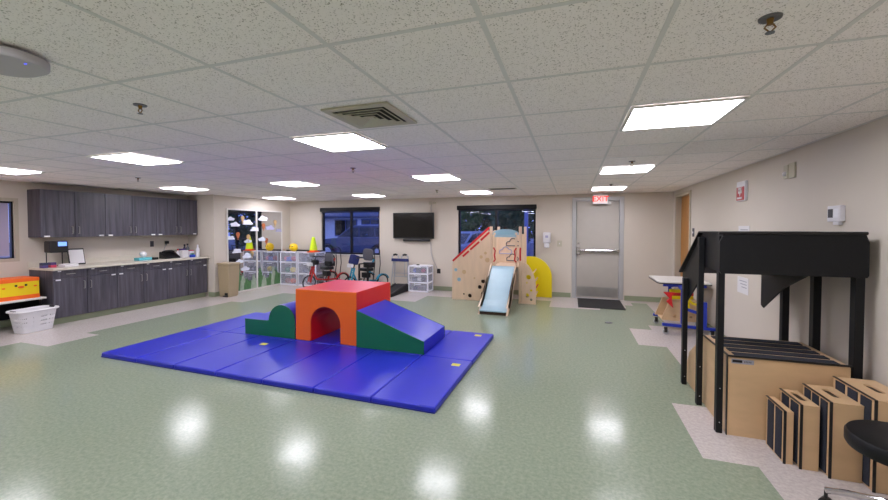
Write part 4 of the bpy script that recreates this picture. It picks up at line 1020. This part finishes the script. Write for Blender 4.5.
g = G(); g.cyl((1.0, 3.243, 1.462), (1.825, 3.243, 1.462), .011); g.build('front_edge_trim', 'black_plastic', c, smooth=True)
g = G(); g.box(1.025, 1.815, 3.245, 3.80, 1.456, 1.470); g.build('canopy_deck', 'black_wood', c, bev=.003)
g = G(); g.plate([(3.8005, 1.457), (3.8005, 1.469), (4.42, 1.062), (4.415, 1.05)], [], 'x', 1.025, 1.815); g.build('roof_slope', 'black_wood', c)
# stair step boxes standing on edge in front of the platform
def step_box(xl, xr, yn, yf, h, lab, hole, nst):
    b = thing('nesting_step_box', lab, 'step box', ((xl+xr)/2, yn, 0), 'plywood step boxes')
    w = xr-xl; t_ = .010
    g = G(); g.box(xl+.012, xr, yn, yf, 0, h-.012); g.build('box_body', 'ply', b, bev=.002)
    g = G()
    if hole: 
        cy = (yn+yf)/2+.02; cx = (xl+xr)/2+.008; hw = min(.022, w*.22)
        g.plate([(xl+.012, yn), (xr, yn), (xr, yf), (xl+.012, yf)], [rrect(cx-hw, cx+hw, cy-.07, cy+.07, hw*.9, 4)], 'z', h-.012, h)
    else: g.box(xl+.012, xr, yn, yf, h-.012, h)
    g.build('end_panel', 'ply', b)
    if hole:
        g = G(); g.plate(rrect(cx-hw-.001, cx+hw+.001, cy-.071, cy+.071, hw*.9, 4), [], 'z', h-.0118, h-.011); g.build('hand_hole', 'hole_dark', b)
    g = G(); g.box(xl+.004, xl+.012, yn, yf, 0, h); g.build('tread_board', 'ply', b)
    g = G(); step = (yf-yn-.03)/nst
    for k in range(nst): g.box(xl-.001, xl+.004, yn+.03+k*step, yn+.03+k*step+step*.74, .012, h-.012)
    g.build('carpet_strip', 'carpet_navy', b)
    g = G(); g.box(xl-.003, xl+.012, yn-.004, yn-.0005, 0, h+.002); g.box(xl-.003, xl+.010, yn-.004, yf, h+.0005, h+.004); g.build('nosing', 'black_plastic', b)
step_box(1.285, 1.335, 2.965, 3.205, .335, 'smallest plywood step box standing on edge, first of the four', False, 2)
step_box(1.352, 1.448, 2.93, 3.185, .402, 'second smallest plywood step box with a slotted handle hole', True, 2)
step_box(1.468, 1.624, 2.875, 3.165, .458, 'third plywood step box with a handle hole, behind the black stool', True, 3)
step_box(1.628, 1.84, 2.80, 3.17, .525, 'largest plywood step box, against the right hand wall', True, 3)

# rolling stool
sx, sy, sz = 1.51, 2.375, .50
s = thing('rolling_stool', 'round black rolling stool with chrome base at the right corner', 'stool', (sx, sy, 0))
g = G(); g.lathe([(.19, -.078), (.208, -.072), (.215, -.058), (.215, -.016), (.207, -.003), (.195, 0), (.1, .001)], (sx, sy, sz), 40); g.build('seat', 'leather', s, smooth=True)
g = G(); g.lathe([(.05, .0), (.028, .02), (.026, .1), (.02, .11), (.02, .35)], (sx, sy, .085), 20); g.build('gas_column', 'chrome', s, smooth=True)
for k in range(5):
    a = math.radians(136)+k*2*PI/5; r = .285; ex, ey = sx+r*math.cos(a), sy+r*math.sin(a)
    g = G(); g.tube([(sx, sy, .17), (sx+.08*math.cos(a), sy+.08*math.sin(a), .162), (sx+.2*math.cos(a), sy+.2*math.sin(a), .125), (ex, ey, .09)], .016, 10); lg = g.build('base_arm', 'chrome', s, smooth=True)
    g = G(); g.cyl((ex-.02*math.sin(a), ey+.02*math.cos(a), .026), (ex+.02*math.sin(a), ey-.02*math.cos(a), .026), .025, seg=18); g.cyl((ex, ey, .05), (ex, ey, .09), .008); g.build('caster', 'black_plastic', lg)

# ------------------------------------------------------------------ outdoors
GZ = -.2
g = G(); g.box(-60, 40, YB+.3, 90, GZ-.1, GZ); struct('ground_outside', g, 'asphalt')
h = thing('house', 'white sided house seen through the window behind the SUV', 'house', (-17, 28.5, GZ))
g = G(); g.box(-26, -10.2, 28, 34, GZ, 2.3); g.build('wall', 'siding', h)
g = G(); g.plate([(27.2, 2.3), (27.2, 2.45), (31, 4.2), (34.8, 2.45), (34.8, 2.3)], [], 'x', -26.6, -9.8); g.build('roof', 'roof_grey', h)
for (a, b_, c_, d_) in ((-19.0, -17.0, .85, 2.1), (-16.45, -14.9, 1.8, 2.12)):
    g = G(); m_ = (a+b_)/2
    g.box(a-.08, b_+.08, 27.93, 27.99, c_-.08, d_+.08); w_ = g.build('window_frame', 'pole_paint', h)
    g = G(); g.box(a, m_-.04, 27.90, 27.93, c_, d_); g.box(m_+.04, b_, 27.90, 27.93, c_, d_); g.build('window_pane', 'car_glass', w_)

def car(lab, paint, group=None):
    c = thing('car', lab, 'car', (0, 0, 0), group)
    body = [(-2.35, .35), (-2.38, .62), (-2.3, .85), (-2.0, .98), (-1.2, 1.06), (-.55, 1.12), (2.3, 1.14), (2.38, .9), (2.38, .4), (2.2, .3)]
    def arc_(cx): return [(cx+.42*math.cos(a), .33+.42*math.sin(a)) for a in [PI*k/10 for k in range(0, 11)]]
    low = [(2.0, .28)]+arc_(1.5)+arc_(-1.45)+[(-2.0, .28)]
    g = G(); g.plate(body+low, [], 'y', -.92, .92); bo = g.build('body', paint, c, bev=.05, smooth=True)
    g = G(); g.plate([(-1.0, 1.08), (-.25, 1.62), (.1, 1.72), (1.8, 1.72), (2.15, 1.6), (2.32, 1.12)], [], 'y', -.78, .78); g.build('cabin', paint, c, bev=.05, smooth=True)
    for s in (-1, 1):
        g = G()
        for poly in ([(-.82, 1.14), (-.22, 1.56), (.3, 1.62), (.3, 1.14)], [(.38, 1.14), (.38, 1.62), (1.2, 1.62), (1.2, 1.14)], [(1.28, 1.14), (1.28, 1.62), (1.8, 1.6), (2.1, 1.18)]): g.plate(poly, [], 'y', s*.785-.01, s*.785+.01)
        g.build('side_window', 'car_glass', c)
        for x in (-1.45, 1.5):
            g = G(); g.cyl((x, s*.72, .36), (x, s*.93, .36), .36, seg=24); w_ = g.build('wheel', 'black_rubber', c)
            g = G(); g.cyl((x, s*.925, .36), (x, s*.945, .36), .22, seg=16); g.build('hub', 'tube_grey', w_)
    g = G(); g.plate([(-1.02, 1.1), (-.27, 1.62), (-.24, 1.6), (-.98, 1.09)], [], 'y', -.68, .68); g.build('windscreen', 'car_glass', c)
    for s in (-1, 1):
        g = G(); g.box(-2.37, -2.2, s*.7-.18, s*.7+.18, .72, .85); g.build('headlamp', 'white_plastic', c, bev=.02)
    return c
c1 = car('dark blue grey SUV parked outside the window behind the tricycles', 'car_paint'); c1.location = (-11.25, 19.0, GZ); c1.scale = (1.06, 1.06, 1.06)
c2 = car('pale car parked outside beyond the stair panel of the slide', 'car_pale', 'cars parked beyond the play slide'); c2.location = (-5.1, 18.0, GZ); c2.rotation_euler[2] = 1.35; c2.scale = (.88, .88, .88)
dup(c2, (-5.2, 23.0, GZ), 'pale car parked further off under the dark trees', .15)
p = thing('utility_pole', 'blue grey pole outside the window beside the play slide', 'pole', (-1.56, 14, GZ))
g = G(); g.cyl((-1.56, 14, GZ), (-1.56, 14, 5), .075, .06); g.build('shaft', 'pole_paint', p, smooth=True)
g = G(); g.box(-1.66, -1.46, 13.9, 14.1, GZ, GZ+.1); g.build('footing', 'asphalt', p)
o = G().box(-1.46, -1.12, 14.2, 14.6, GZ, .95).build('utility_cabinet', 'car_pale', bev=.02); tag(o, 'pale utility box standing beside the pole outside', 'utility box')

def tree(x, y, r, hgt, lab, leafm, seed):
    rnd = random.Random(seed)
    t = thing('tree', lab, 'tree', (x, y, GZ), 'trees beyond the back windows')
    g = G(); g.tube([(x, y, GZ), (x+.1, y, hgt*.3), (x, y+.1, hgt*.6)], .16, 8); g.build('trunk', 'bark', t)
    vs, fs = [], []
    for k in range(5200):
        u = rnd.uniform(-1, 1); a = rnd.uniform(0, 2*PI); rr = rnd.uniform(.55, 1)**.6; q = math.sqrt(1-u*u)
        lump = 1+.22*math.sin(3*a+seed)*math.cos(4*u+seed)
        px, py, pz = x+r*rr*lump*q*math.cos(a), y+r*rr*lump*q*math.sin(a), hgt*.52+hgt*.52*rr*u*lump
        if pz < GZ+.1: continue
        s = rnd.uniform(.14, .27); n1 = Vector((rnd.gauss(0, 1), rnd.gauss(0, 1), rnd.gauss(0, 1))).normalized(); n2 = n1.orthogonal().normalized()
        P = Vector((px, py, pz)); i0 = len(vs); vs += [P-n1*s, P+n2*s*.5, P+n1*s, P-n2*s*.5]; fs.append((i0, i0+1, i0+2, i0+3))
    me = bpy.data.meshes.new('crown'); me.from_pydata([tuple(v - Vector((x, y, GZ))) for v in vs], [], fs); me.materials.append(M[leafm])
    o = bpy.data.objects.new('crown', me); COL.objects.link(o); o.parent = t
tree(-7.9, 26, 1.7, 6.5, 'tree beyond the parked cars, towards the television side', 'leaf', 1)
tree(-3.7, 25.5, 1.65, 7.0, 'leafy tree behind the middle of the slide window', 'leaf_dark', 2)
tree(-.3, 26, 1.4, 6.0, 'leafy tree beyond the utility pole', 'leaf', 3)
tree(-6.0, 32, 2.3, 8.5, 'taller dark tree filling the gap behind two nearer trees', 'leaf_dark', 4)
tree(-.4, 32.5, 2.1, 8.5, 'dark tree at the exit door side of the slide window', 'leaf_dark', 5)
tree(-22.0, 24.5, 1.7, 5.2, 'tree beside the white house at the edge of the window', 'leaf', 6)
for k, (x, y) in enumerate(((8.6, 24), (13.2, 23), (17.8, 24.5))):
    tree(x, y, 2.1, 6.0, ['dark tree outside, seen only as a reflection in the mirror, nearest the house end', 'dark tree outside, seen only in the mirror, middle one', 'dark tree outside, seen only in the mirror, farthest along'][k], 'leaf_dark', 11+k)
